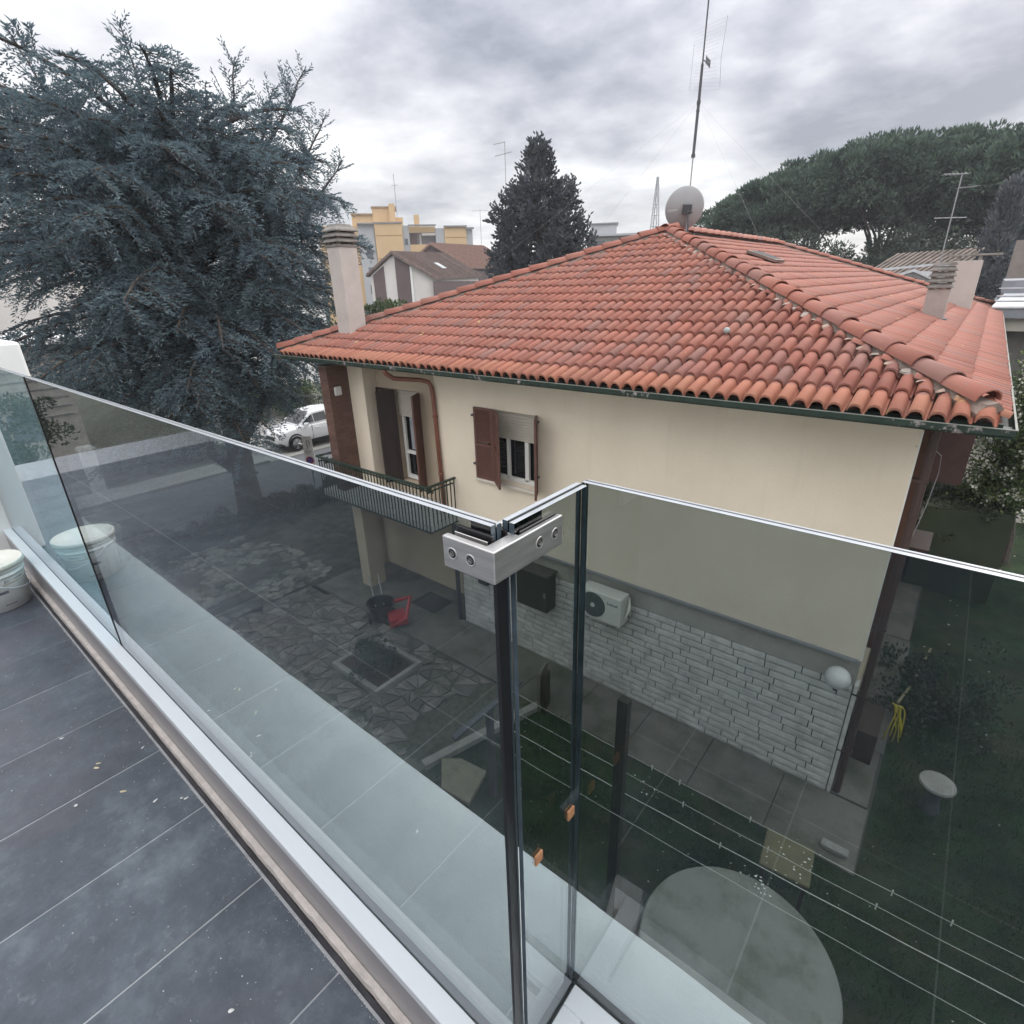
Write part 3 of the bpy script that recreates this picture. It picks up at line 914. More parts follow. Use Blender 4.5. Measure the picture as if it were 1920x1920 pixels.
def cap_mesh(r0, r1, L_):
    n = 8; v = []; fc = []
    for (y, rr, zz_) in ((0, r0, 0.020), (L_, r1, 0.0), (0, r0-0.016, 0.020), (0.05, r0-0.016, 0.015)):
        for k in range(n+1):
            a = math.pi*(k/n)
            v.append((-rr*math.cos(a), y, rr*math.sin(a)*0.82+zz_))
    w = n+1
    for k in range(n):
        fc += [(k, k+1, w+k+1, w+k), (2*w+k, 2*w+k+1, k+1, k), (3*w+k, 3*w+k+1, 2*w+k+1, 2*w+k)]
    me = bpy.data.meshes.new('ridge_tile'); me.from_pydata(v, [], fc); me.materials.append(TILE)
    me.polygons.foreach_set('use_smooth', [k % 3 == 0 for k in range(len(fc))]); me.update()
    return me


CAP = cap_mesh(0.140, 0.118, 0.50)


def caps(P0, P1, lift=0.045):
    P0, P1 = Vector(P0), Vector(P1); d = (P1-P0); L_ = d.length; d.normalize()
    n = int(L_/0.445)
    side = d.cross(Vector((0, 0, 1))).normalized(); up = side.cross(d)
    for k in range(n+1):
        p = P0 + d*(k*L_/(n+0.6)) + up*(lift+random.uniform(-0.004, 0.006))
        a = random.uniform(-0.02, 0.02); d2 = (d+side*a).normalized(); s2 = d2.cross(up).normalized()
        o = link('ridge_tile', CAP, roof)
        o.matrix_local = Matrix(((s2.x, d2.x, up.x, p.x), (s2.y, d2.y, up.y, p.y), (s2.z, d2.z, up.z, p.z), (0, 0, 0, 1)))


Bc = (X1-0.17, Y0+0.17, ze+0.105)
caps(Bc, (E_[0], E_[1], E_[2]+0.05))
caps((X0, Y0, ze+0.05), (E_[0], E_[1], E_[2]+0.05))
caps((X1, Y1, ze+0.05), (F_[0], F_[1], F_[2]+0.05))
caps((F_[0], F_[1], F_[2]+0.06), (E_[0], E_[1], E_[2]+0.06))
for (a_, b_) in (((X1-0.12, Y0+0.12, ze+0.03), (E_[0], E_[1], E_[2]+0.0)), ((X0+0.1, Y0+0.1, ze+0.03), (E_[0], E_[1], E_[2]+0.0)), ((X1-0.1, Y1-0.1, ze+0.03), (F_[0], F_[1], F_[2]+0.0))):
    mb = MB(); pa, pb_ = Vector(a_), Vector(b_); mb.tube([pa.lerp(pb_, k/60)+Vector((0, 0, random.uniform(-0.012, 0.012))) for k in range(61)], [0.125+random.uniform(-0.012, 0.02) for k in range(61)], 8)
    mb.build('hip_mortar', mat('dull_hip_mortar', (0.25, 0.20, 0.17), 0.95, 0.3, 12, 0.7, 60), roof)
# mortar pieces wedged below the hip tiles
def chunk(p, s, m=MORTAR, name='mortar_piece', parent=roof, flat=0.5):
    mb_ = MB(); pts = []
    n = 6
    for zz_ in (0, 1):
        for k in range(n):
            a = 2*math.pi*k/n; rr = s*random.uniform(0.55, 1.1)*(0.7 if zz_ else 1)
            pts.append((rr*math.cos(a), rr*math.sin(a), zz_*s*flat*random.uniform(0.6, 1.2)))
    mb_.add(pts, [tuple(range(n-1, -1, -1)), tuple(range(n, 2*n))] + [(k, (k+1) % n, n+(k+1) % n, n+k) for k in range(n)])
    o_ = mb_.build(name, m, parent)
    o_.location = p; o_.rotation_euler = (random.uniform(-0.4, 0.4), random.uniform(-0.4, 0.4), random.uniform(0, 6))
    return o_


Pv, Ev = Vector(Bc), Vector(E_)
hd = (Ev-Pv).normalized()
PANF = mat('pale_tile_fragment', (0.42, 0.31, 0.25), 0.9, 0.2, 14, 0.5, 60)
for k in range(3, 37):
    x = X1-0.02-k*PITCH
    y = Y0 + (X1-x) - 0.235 + random.uniform(-0.02, 0.02)
    if random.random() < 0.12: continue
    chunk((x, y, ze+SL*(y-Y0)+0.075), random.uniform(0.062, 0.082), PANF if random.random() < 0.7 else MORTAR, flat=0.34)
for k in range(24):
    t_ = 0.03 + k*0.04
    p = Vector((X0, Y0, ze)) + (Ev-Vector((X0, Y0, ze)))*t_ + Vector((1, -1, 0)).normalized()*0.16
    p.z = ze + SL*(p.y-Y0) + 0.05
    chunk(p, random.uniform(0.03, 0.055), PANF)

# gutters
g = MB()
for (a, b, ax) in ((X0-0.08, X1+0.085, 'x'), (Y0-0.14, Y1+0.1, 'y')):
    prof = [(-0.012, 0.0), (-0.004, -0.06), (0.02, -0.085), (0.13, -0.085), (0.13, -0.075), (0.03, -0.075), (0.006, -0.055), (-0.002, 0.0)]
    n = len(prof)
    if ax == 'x':
        vs_ = [(x, Y0-0.145+p[0], EZ-0.10+p[1]) for x in (a, b) for p in prof]
    else:
        vs_ = [(X1+0.09-p[0], y, EZ-0.103+p[1]) for y in (a, b) for p in prof]
    g.add(vs_, [tuple(range(n)), tuple(range(2*n-1, n-1, -1))] + [(i, (i+1) % n, n+(i+1) % n, n+i) for i in range(n)])
g.build('gutter', GUTTER, house)
mb = MB(); mb.box(X1-0.06, X1+0.09, Y0-0.12, Y0+0.30, EZ-0.17, EZ-0.16); mb.box(X1+0.083, X1+0.101, Y0-0.145, Y1, EZ-0.102, EZ-0.094); mb.box(X0-0.08, X1+0.101, Y0-0.162, Y0-0.146, EZ-0.101, EZ-0.093)
mb.build('gutter_rim', mat('weathered_zinc', (0.20, 0.21, 0.185), 0.5, 0.15, 5), house)
mb = MB(); mb.box(X0, X1, Y0+0.0, Y0+0.03, EZ-0.19, EZ-0.085); mb.build('fascia_board', GREENM, house)

# chimney with stacked concrete cowl
ch = MB(); ch.box(-11.40, -10.95, 7.60, 8.05, -1.1, 0.86)
chim = ch.build('chimney', CHIM, roof, 0.006)
mb = MB(); mb.box(-11.42, -10.93, 7.58, 8.07, -1.02, -0.955); mb.build('flashing', DKMETAL, chim)
cw = MB(); cx, cy = -11.175, 7.825
zc = 0.86
cw.prism([(cx-.24, cy-.24), (cx+.24, cy-.24), (cx+.24, cy+.24), (cx-.24, cy+.24)], zc, zc+0.05)
zc += 0.05


def frustum(mb_, cx, cy, r0, r1, z0, z1):
    mb_.add([(cx+sx*rr, cy+sy*rr, z) for (rr, z) in ((r0, z0), (r1, z1)) for (sx, sy) in ((-1, -1), (1, -1), (1, 1), (-1, 1))],
            [(3, 2, 1, 0), (4, 5, 6, 7), (0, 1, 5, 4), (1, 2, 6, 5), (2, 3, 7, 6), (3, 0, 4, 7)])


def cowl(parent, cx, cy, z, s, n=4):
    for k in range(n):
        c_ = MB(); frustum(c_, cx, cy, s*1.16, s*0.86, z+0.035, z+0.035+0.07)
        c_.box(cx-s*1.16, cx+s*1.16, cy-s*1.16, cy+s*1.16, z+0.012, z+0.034)
        c_.build('cowl_slab', CHIMCAP, parent, 0.006, seg=1)
        c_ = MB()
        for sx in (-1, 1):
            for sy in (-1, 1):
                c_.box(cx+sx*s*0.75-0.035, cx+sx*s*0.75+0.035, cy+sy*s*0.75-0.035, cy+sy*s*0.75+0.035, z-0.03, z+0.011)
        c_.build('cowl_block', CHIMCAP, parent)
        z += 0.105
    return z


cw.build('cowl_base', CHIMCAP, chim, 0.006)
zt = cowl(chim, cx, cy, 0.94, 0.24, 3)
c_ = MB(); frustum(c_, cx, cy, 0.20, 0.17, zt-0.02, zt+0.05); c_.build('cowl_top', CHIMCAP, chim)

# small vent stack, plain stack and skylight on the right slope
vs1 = MB(); vs1.box(-1.03, -0.66, 14.6, 14.97, -1.0, -0.30); vst = vs1.build('vent_stack', mat('stack_render', (0.36, 0.31, 0.29), 0.9, 0.1, 4), roof)
cowl(vst, -0.845, 14.785, -0.29, 0.19, 4)
c_ = MB(); frustum(c_, -0.845, 14.785, 0.20, 0.18, 0.145, 0.20); c_.build('cowl_top', CHIMCAP, vst)
mb = MB(); mb.box(-1.1, -0.6, 14.55, 15.0, -0.93, -0.86); mb.build('flashing', DKMETAL, vst)
mb = MB(); mb.box(-1.05, -0.38, 20.8, 21.3, -1.1, 0.30); st2 = mb.build('chimney', CHIM, roof, 0.006)
mb = MB(); mb.box(-1.2, 0.0, 20.85, 21.25, 0.42, 0.47); mb.box(-0.98, -0.90, 20.9, 21.2, 0.30, 0.42); mb.box(-0.5, -0.42, 20.9, 21.2, 0.30, 0.42); mb.build('chimney_slab', CONC, st2)
sk = MB()
Ms = Matrix.Translation((-4.25, 14.1, EZ+SL*(X1+4.25)+0.02)) @ Matrix.Rotation(th, 4, 'Y')
sk.box(-0.35, 0.35, 0, 0.75, 0, 0.06, M=Ms)
skl = sk.build('skylight', mat('skylight_frame', (0.20, 0.14, 0.12), 0.6), roof, 0.005)
sk = MB(); sk.box(-0.28, 0.28, 0.07, 0.68, 0.061, 0.066, M=Ms); sk.build('skylight_pane', mat('skylight_glass', (0.30, 0.32, 0.34), 0.1, spec=0.8), skl)

mb = MB(); mb.lathe([(max(0.001, 0.045*math.cos(a)), 0.045*math.sin(a)) for a in np.linspace(-1.57, 1.57, 9)], 16, (-2.75, 8.07, -0.66)); tag(mb.build('ball', mat('grey_ball', (0.30, 0.33, 0.33), 0.5), None, smooth=True), 'small grey ball resting between two tiles of the front roof slope', 'ball')
# lamp globe, air conditioner, meter box on the lower wall
gl = MB()
prof = [(0.155*math.cos(a), 0.155*math.sin(a)) for a in np.linspace(-1.25, 1.57, 12)]
gl.lathe([(max(p[0], 0.001), p[1]) for p in prof], 24, (-0.44, 7.23, -4.97))
glo = gl.build('globe_lamp', LAMPG, None, smooth=True); tag(glo, 'white globe lamp on the stone clad wall by the house corner', 'wall lamp')
mb = MB(); mb.tube([(-0.44, 7.46, -5.16), (-0.44, 7.23, -5.16), (-0.44, 7.23, -5.11)], 0.03, 10); mb.build('bracket', BLACKR, glo)

ac = thing('air_conditioner', 'white air conditioner outdoor unit with a round fan on the wall', 'air conditioner', loc=(-4.42, 7.08, -5.44))
mb = MB(); mb.box(0, 0.80, 0, 0.30, 0, 0.55); mb.build('casing', ACW, ac, 0.02)
mb = MB(); Mf = Matrix.Translation((0.27, 0.0, 0.29)) @ Matrix.Rotation(R(90), 4, 'X')
mb.lathe([(0.235, -0.004), (0.235, 0.012), (0.22, 0.015), (0.001, 0.014)], 32, M=Mf); mb.build('fan_recess', ACD, ac)
mb = MB()
for rr in (0.06, 0.1, 0.14, 0.18, 0.215):
    mb.tube([(0.27+rr*math.cos(a), -0.024, 0.29+rr*math.sin(a)) for a in np.linspace(0, 2*math.pi, 25)], 0.0035, 4, cap=False)
for a in np.linspace(0, math.pi, 9)[:-1]:
    mb.tube([(0.27-0.23*math.cos(a), -0.026, 0.29-0.23*math.sin(a)), (0.27+0.23*math.cos(a), -0.026, 0.29+0.23*math.sin(a))], 0.003, 4)
mb.build('fan_grille', mat('grille_grey', (0.16, 0.165, 0.165), 0.5), ac)
mb = MB(); mb.lathe([(0.001, 0.03), (0.04, 0.03), (0.045, 0.012)], 20, M=Mf); mb.build('fan_hub', ACW, ac)
mb = MB(); mb.box(0.10, 0.16, 0.02, 0.42, -0.04, 0); mb.box(0.64, 0.70, 0.02, 0.42, -0.04, 0); mb.build('mounting_bracket', METAL, ac)
mb = MB(); mb.tube([(0.80, 0.15, 0.22), (0.87, 0.15, 0.24), (0.89, 0.16, 0.34), (0.86, 0.2, 0.42), (0.80, 0.3, 0.46)], 0.018, 6)
mb.tube([(0.80, 0.1, 0.17), (0.85, 0.1, 0.19), (0.87, 0.14, 0.3), (0.84, 0.2, 0.40)], 0.012, 6); mb.build('refrigerant_pipe', LID, ac, smooth=True)
mb = MB()
for k, (w, h) in enumerate(((0.012, 0.03), (0.012, 0.022), (0.02, 0.022), (0.012, 0.028), (0.02, 0.02), (0.014, 0.02), (0.016, 0.026))):
    mb.box(0.54+k*0.030, 0.54+k*0.030+w*1.2, -0.004, 0.001, 0.385, 0.385+h*1.35)
mb.build('printed_mark', INK, ac)

mbx = MB(); mbx.box(-5.90, -5.18, 7.12, 7.42, -5.78, -5.0); bx = mbx.build('meter_cabinet', mat('dark_cabinet_paint', (0.045, 0.042, 0.04), 0.55, 0.15, 6), None, 0.01)
tag(bx, 'dark grey metal cabinet mounted on the stone clad wall', 'cabinet')
mb = MB(); mb.box(-5.94, -5.14, 7.08, 7.42, -4.998, -4.97); mb.build('cabinet_lid', mat('dark_cabinet_lid', (0.075, 0.07, 0.065), 0.5), bx)
mb = MB(); mb.box(-5.24, -5.21, 7.10, 7.119, -5.45, -5.35); mb.build('handle', METAL, bx)
mb = MB(); mb.box(-7.12, -6.86, 7.30, 7.42, -5.86, -5.62); tag(mb.build('junction_box', MATS['dark_cabinet_paint'], None, 0.01), 'small dark junction box on the stone wall left of the cabinet', 'box')

# ------------------------------------------------------------------ roof antennas
ms = thing('antenna_mast', 'tall leaning antenna mast guyed at the top of the red tiled roof', 'antenna', loc=(-5.86, 13.62, 1.0))
mb = MB(); mb.tube([(0, 0, -0.1), (0.0, 0.05, 1.75)], 0.016, 8); mb.build('lower_tube', METAL, ms)
mb = MB(); mb.tube([(0.0, 0.05, 1.57), (-0.01, 0.12, 2.6), (-0.02, 0.16, 3.26)], [0.032, 0.032, 0.028], 10); mb.tube([(0, 0.045, 1.54), (0, 0.05, 1.60)], 0.045, 10); mb.tube([(-0.01, 0.115, 2.54), (-0.01, 0.12, 2.60)], 0.042, 10); mb.tube([(-0.01, 0.11, 2.40), (-0.01, 0.11, 2.43)], 0.040, 10); mb.build('middle_tube', DKMETAL, ms)
mb = MB(); mb.tube([(-0.02, 0.16, 3.1), (-0.06, 0.34, 6.2)], 0.017, 8); mb.build('upper_tube', DKMETAL, ms)
vp = Vector((-5.86, 13.62, 1.0)); sidev = Vector((0.92, 0.39, 0)); fw = Vector((-0.39, 0.92, 0))
mb = MB(); c0 = Vector((0.0, 0.16, 3.32))
mb.tube([c0, c0+sidev*0.22+Vector((0, -0.25, -0.16))], 0.012, 6)
for k in range(5):
    q = c0+sidev*(0.05+k*0.04)+Vector((0, -0.05*k, -0.035*k))
    mb.tube([q-fw*0.05+Vector((0, 0, .05)), q+fw*0.05-Vector((0, 0, .05))], 0.009, 5); mb.tube([q+Vector((0, 0, .07)), q-Vector((0, 0, .05))], 0.009, 5)
mb.build('dipole', DKMETAL, ms)
mb = MB()
for sgn in (1, -1):
    for k in range(9):
        a = c0+sidev*(0.02 if sgn > 0 else -0.02)+Vector((0, 0, 0.03+0.058*k))*1.0
        zz_ = sgn*(0.06+0.07*k)
        mb.tube([c0+sidev*-0.30*(0.4+0.07*k)+Vector((0, 0, zz_*0.8)), c0+sidev*0.40*(0.6+0.05*k)+Vector((0, 0, zz_+0.06))], 0.0015, 4)
mb.tube([c0+sidev*0.40+Vector((0, 0, 0.7)), c0+sidev*0.35, c0+sidev*0.38-Vector((0, 0, 0.5))], 0.005, 4)
mb.tube([c0-sidev*0.22+Vector((0, 0, 0.3)), c0-sidev*0.24-Vector((0, 0, 0.5))], 0.004, 4)
mb.build('reflector', METAL, ms)
mb = MB()
gp = Vector((-0.01, 0.118, 2.57))
for e in (Vector((-11.0, 9.5, -0.9)), Vector((-7.9, 11.9, 0.45)), Vector((-3.6, 13.3, -0.0)), Vector((-1.5, 14.5, -0.65))):
    mb.tube([gp, e-vp], 0.0016, 4)
mb.build('guy_wire', METAL, ms)
mb = MB(); mb.box(-0.06, 0.06, -0.04, 0.06, 0.78, 0.95); mb.build('amplifier_box', ORANGE, ms, 0.01)

dsh = thing('satellite_dish', 'grey satellite dish seen from behind at the foot of the mast', 'satellite dish', loc=(-5.86, 13.52, 1.52))
axis = Vector((-0.62, 0.75, 0.22)).normalized()
qd = axis.to_track_quat('Z', 'Y').to_matrix().to_4x4()
mb = MB(); rad = 0.44
prof = [(0.001, 0.0)] + [(rad*k/9, 0.13*(k/9)**2) for k in range(1, 10)]
prof += [(rad+0.006, 0.125)] + [(rad*k/9, 0.13*(k/9)**2-0.012) for k in range(9, 0, -1)] + [(0.001, -0.012)]
mb.lathe(prof, 40, M=qd); mb.build('reflector_bowl', DISH, dsh, smooth=True)
bq = -axis
mb = MB(); mb.box(-0.09, 0.09, -0.10, 0.10, -0.16, -0.02, M=qd); mb.build('mount', DKMETAL, dsh, 0.01)
mb = MB(); mb.tube([bq*0.15, bq*0.15+Vector((0.05, 0, -0.5))], 0.018, 8); mb.tube([bq*0.13+Vector((0, 0, -.05)), bq*0.22+Vector((0.1, 0.0, -0.06))], 0.012, 6); mb.build('bracket_arm', DKMETAL, dsh)
mb = MB(); mb.box(-0.28, -0.07, -0.32, -0.30, -0.06, -0.02); mb.build('lower_plate', DISH, dsh)

# ------------------------------------------------------------------ terrace
FZ = -1.705
ter = MB(); ter.box(-8, 6, -4.2, 0.362, FZ-0.25, FZ-0.0016); ter.box(-0.34, 6, 0.362, 0.60, FZ-0.25, FZ-0.0016)
terrace = struct(ter.build('terrace_floor', GROUT))
SP = 0.4155; GR = 0.005
xs0 = -0.955   # one grout line
nT = 0
for i in range(-16, 12):
    xa = xs0 + i*SP
    if xa > 4.0 or xa < -7.4: continue
    for (ya, yb) in ((-0.32, 0.356), (-1.15, -0.32), (-1.98, -1.15), (-2.81, -1.98)):
        if yb < -1.2 and (xa < -5 or xa > 2): continue
        mb = MB(); jj = random.uniform(-0.0008, 0.0008)
        x_a, x_b = xa+GR/2, xa+SP-GR/2
        mb.box(x_a, x_b, ya+GR/2, yb-GR/2, FZ-0.01, FZ+jj)
        mb.build('floor_tile', FLOOR, terrace, 0.0012, seg=1)
        nT += 1
for xa in np.arange(xs0+2*SP, 4, SP):
    mb = MB(); mb.box(xa+GR/2, xa+SP-GR/2, 0.3595, 0.60, FZ-0.01, FZ); mb.build('floor_tile', FLOOR, terrace, 0.0012, seg=1)

# parapet: rough rendered top with an uneven outer arris
pw = MB(); xsn = np.arange(-9.0, 6.01, 0.05)
rowsv = []
PZ = -1.575
for x in xsn:
    e = 0.868 + 0.0035*noise.noise(Vector((x*6, 0, 0))) + 0.006*noise.noise(Vector((x*1.3, 4, 0)))
    rowsv.append([(x, 0.41, PZ), (x, 0.60, PZ+0.002*noise.noise(Vector((x*5, 1, 0)))), (x, 0.78, PZ+0.002*noise.noise(Vector((x*4, 9, 0)))), (x, e-0.008, PZ-0.001), (x, e, PZ-0.010), (x, e+0.003, PZ-0.2), (x, 0.872, G)])
n = 7
vsx = [p for row in rowsv for p in row]
fx = [(i*n+k, (i+1)*n+k, (i+1)*n+k+1, i*n+k+1) for i in range(len(rowsv)-1) for k in range(n-1)]
pw.add(vsx, fx)
par = pw.build('parapet_wall', PARA, None, smooth=True, fix=True)
if par.data.polygons[0].normal.z < 0: par.data.flip_normals()
tag(par, 'wide rough rendered white parapet ledge running outside the glass balustrade', 'wall')
# own building behind the terrace
ow = MB(); ow.box(-9, 7, -4.6, -4.2, G, 2.2); ow.box(-9, 7, -4.2, 0.35, G, FZ-0.26)
own = ow.build('own_building', mat('own_plaster', (0.62, 0.62, 0.63), 0.9, 0.04, 1))
tag(own, 'plain grey rendered building that carries the tiled terrace', 'building')
# end pillar
pil = MB(); pil.box(-5.6, -5.03, 0.30, 0.852, FZ, -0.262)
pl = pil.build('end_pillar', WHITEW, None, 0.02, seg=3)
tag(pl, 'white rendered pillar closing the far end of the glass balustrade', 'pillar')

bal = thing('glass_balustrade', 'frameless smoked glass balustrade clamped in a white floor profile around the terrace', 'balustrade')
PT = -1.50
mb = MB()
mb.box(-5.03, -0.392, 0.396, 0.4445, PT-0.03, PT)
mb.box(-0.388, -0.34, 0.396, 0.594, PT-0.03, PT)
mb.box(-0.388, 4.0, 0.594, 0.6425, PT-0.03, PT)
mb.box(-0.392, -0.388, 0.396, 0.4445, PT-0.03, PT-0.001)
mb.build('profile_cover', WHITEP, bal, 0.0015, seg=1)
mb = MB()
mb.box(-5.03, -0.342, 0.398, 0.443, -1.675, PT-0.031)
mb.box(-0.387, -0.342, 0.443, 0.596, -1.675, PT-0.031)
mb.box(-0.342, 4.0, 0.596, 0.641, -1.675, PT-0.031)
mb.build('profile_side', PROFSIDE, bal)
mb = MB(); mb.box(-5.03, -0.42, 0.4665, 0.474, PT-0.1, PT-0.004); mb.box(-0.42, 4.0, 0.6655, 0.673, PT-0.1, PT-0.004); mb.build('outer_lip', WHITEP, bal)
mb = MB(); mb.box(-5.03, -0.405, 0.4446, 0.4664, PT-0.05, PT-0.006); mb.box(-0.413, -0.389, 0.4664, 0.6426, PT-0.05, PT-0.006); mb.box(-0.42, 4.0, 0.6427, 0.6654, PT-0.05, PT-0.006); mb.build('rubber_gasket', BLACKR, bal)


def pane_panel(name, x0, x1, y0, y1, zt_, gm, axis='y'):
    """laminated panel: two panes, an inner film; faces looking outwards reflect and tint, inner faces are clear"""
    e = MB()
    z0 = PT-0.04
    th_ = 0.0082
    root = None
    for s_ in (0, 1):
        mbp = MB()
        if axis == 'y':
            a0 = y0 if s_ == 0 else y1-th_
            vs_ = [(x, y, z) for z in (z0, zt_-0.0015*s_) for y in (a0, a0+th_) for x in (x0, x1)]
        else:
            a0 = x0 if s_ == 0 else x1-th_
            vs_ = [(x, y, z) for z in (z0, zt_-0.0015*s_) for y in (y0, y1) for x in (a0, a0+th_)]
        # faces: bottom, top, -y, +y, -x, +x
        fs = [(0, 2, 3, 1), (4, 5, 7, 6), (0, 1, 5, 4), (2, 6, 7, 3), (0, 4, 6, 2), (1, 3, 7, 5)]
        if axis == 'y': mi = [3, 2, 0 if s_ == 0 else 1, 0 if s_ == 1 else 1, 3, 3]
        else: mi = [3, 2, 3, 3, 0 if s_ == 0 else 1, 0 if s_ == 1 else 1]
        for f_, m_ in zip(fs, mi): pass
        mbp.add(vs_, fs); mbp.mi = mi
        o_ = mbp.build('glass_pane' if s_ else name, [gm, CLEAR, EDGE_T, EDGE_V], bal if root is None else root, fix=False)
        if root is None: root = o_
    fb = MB()
    if axis == 'y':
        fb.box(x0+0.001, x1-0.001, y0+th_+0.0002, y1-th_-0.0002, zt_-0.004, zt_+0.0004)
        fb.box(x1-0.004, x1-0.002, y0+th_+0.0002, y1-th_-0.0002, z0, zt_-0.004); fb.box(x0+0.002, x0+0.004, y0+th_+0.0002, y1-th_-0.0002, z0, zt_-0.004)
    else:
        fb.box(x0+th_+0.0002, x1-th_-0.0002, y0+0.001, y1-0.001, zt_-0.004, zt_+0.0004)
        fb.box(x0+th_+0.0002, x1-th_-0.0002, y0+0.002, y0+0.004, z0, zt_-0.004); fb.box(x0+th_+0.0002, x1-th_-0.0002, y1-0.004, y1-0.002, z0, zt_-0.004)
    fb.build('interlayer', BLACKR, root)
    return root


ZT = -0.270
pane_panel('glass_panel', -5.025, -2.778, 0.446, 0.465, ZT, GLASSG)
pane_panel('glass_panel', -2.768, -0.408, 0.446, 0.465, ZT, GLASS)
pane_panel('glass_panel', -0.411, -0.392, 0.4715, 0.640, ZT, GLASS, 'x')
pane_panel('glass_panel', -0.405, 3.9, 0.646, 0.665, ZT, GLASS)
mb = MB(); mb.box(-0.4078, -0.4015, .4455, .4655, PT-0.03, -0.333); mb.build('end_gasket', BLACKR, bal)
mb = MB(); mb.box(-2.779, -2.767, 0.4435, 0.4665, PT-0.002, ZT-0.001); mb.build('joint_seal', BLACKR, bal)

# stainless corner clamp
clp = thing('corner_clamp', 'brushed stainless corner clamp with four screws holding two glass panels', 'glass clamp')
mb = MB()
poly = [(-.466, .418), (-.380, .418), (-.380, .560), (-.3885, .560), (-.3885, .4745), (-.4285, .4745), (-.4285, .560), (-.437, .560), (-.437, .4785), (-.466, .4785), (-.466, .4705), (-.400, .4705), (-.400, .4285), (-.466, .4285)]
mb.prism(poly, -0.330, -0.2865)
body = mb.build('clamp_body', STEEL, clp, 0.0016, seg=2)
mb = MB()
mb.box(-.462, -.4015, .4405, .4453, -0.332, -0.2800); mb.box(-.462, -.4015, .4657, .4697, -0.332, -0.2815)
mb.box(-.4155, -.4113, .479, .556, -0.332, -0.2800); mb.box(-.3917, -.3893, .479, .556, -0.332, -0.284)
mb.build('rubber_pad', BLACKR, clp, 0.0008, seg=1)
mb = MB(); mb.box(-.460, -.404, .4342, .4358, -0.328, -0.2855); mb.box(-.4225, -.4208, .482, .556, -0.328, -0.2850); mb.build('pressure_plate', STEEL, clp, 0.0006, seg=1)


def screw(p, nrm):
    Mq = Matrix.Translation(p) @ Vector(nrm).to_track_quat('Z', 'Y').to_matrix().to_4x4()
    s_ = MB(); s_.lathe([(0.0088, 0.0001), (0.0084, 0.0007), (0.0070, 0.0006), (0.0060, 0.0001)], 28, M=Mq)
    o_ = s_.build('screw', STEEL, clp, smooth=True)
    s_ = MB(); s_.lathe([(0.0066, 0.00015), (0.0042, 0.00012), (0.0001, 0.00012)], 24, M=Mq); s_.build('screw_recess', BLACKR, o_)
    s_ = MB(); s_.lathe([(0.0046, 0.0002), (0.0045, 0.0009), (0.0026, 0.0009), (0.0023, 0.0004), (0.0001, 0.0004)], 6, M=Mq); s_.build('screw_head', mat('screw_steel', (0.3, 0.29, 0.28), 0.3, metal=0.9), o_)


for x in (-.4495, -.4185): screw((x, .4178, -.308), (0, -1, 0))
for y in (.508, .542): screw((-.3798, y, -.308), (1, 0, 0))

# cork spacers stuck on the glass edges
for (p, lab) in (((-0.3905, 0.610, -0.910), 'small cork spacer stuck on the glass edge, the upper of two'), ((-0.3905, 0.510, -0.920), 'small cork spacer stuck low on the short glass pane, the lower of two')):
    mb = MB(); mb.box(p[0]-0.001, p[0]+0.0035, p[1]-0.010, p[1]+0.010, p[2]-0.011, p[2]+0.011)
    tag(mb.build('cork_spacer', CORK, None, 0.0006, seg=1), lab, 'cork spacer', 'cork spacers left on the glass')

# adhesive ledge and dark gap along the floor edge
mb = MB(); pts = []
xsn = np.arange(-5.03, -0.2, 0.012)
rowsv = []
for x in xsn:
    j1 = 0.0035*noise.noise(Vector((x*22, 0, 0))) + 0.002*noise.noise(Vector((x*90, 3, 0)))
    rowsv.append([(x, 0.397, -1.6745), (x, 0.3785+j1, -1.6745+0.001*noise.noise(Vector((x*60, 5, 0)))), (x, 0.378+j1*0.5, -1.705)])
mb.add([p for q in rowsv for p in q], [(i*3+k, (i+1)*3+k, (i+1)*3+k+1, i*3+k+1) for i in range(len(rowsv)-1) for k in range(2)])
struct(mb.build('adhesive_ledge', BEIGEM))
mb = MB(); mb.box(-5.03, -0.2, 0.3565, 0.3775, FZ-0.02, FZ-0.006); struct(mb.build('edge_gap', DARKGAP))
V = []; F = []
for k in range(1500):
    x = random.uniform(-5.0, -0.35); y = 0.3555 + random.gauss(0, 0.0022) - (abs(random.gauss(0, 0.008)) if random.random() < 0.22 else 0)
    s_ = random.uniform(0.0006, 0.0019); a = random.uniform(0, 6)
    b0 = len(V)
    for q in range(3): V.append((x+s_*math.cos(a+q*2.1)*random.uniform(.6, 1.5), y+s_*math.sin(a+q*2.1), FZ+0.0012))
    V.append((x, y, FZ+0.0012+s_)); F += [(b0, b0+1, b0+3), (b0+1, b0+2, b0+3), (b0+2, b0, b0+3)]
for k in range(170):
    x = random.uniform(-3.8, -0.6); y = 0.34 - abs(random.gauss(0, 0.22))
    s_ = random.uniform(0.0008, 0.0028); a = random.uniform(0, 6); b0 = len(V)
    for q in range(3): V.append((x+s_*math.cos(a+q*2.1)*random.uniform(.6, 1.5), y+s_*math.sin(a+q*2.1), FZ+0.0012))
    V.append((x, y, FZ+0.0012+s_*0.6)); F += [(b0, b0+1, b0+3), (b0+1, b0+2, b0+3), (b0+2, b0, b0+3)]
stuff(npmesh('plaster_crumbs', np.array(V), np.array(F), mat('plaster_dust', (0.52, 0.51, 0.50), 0.95)))


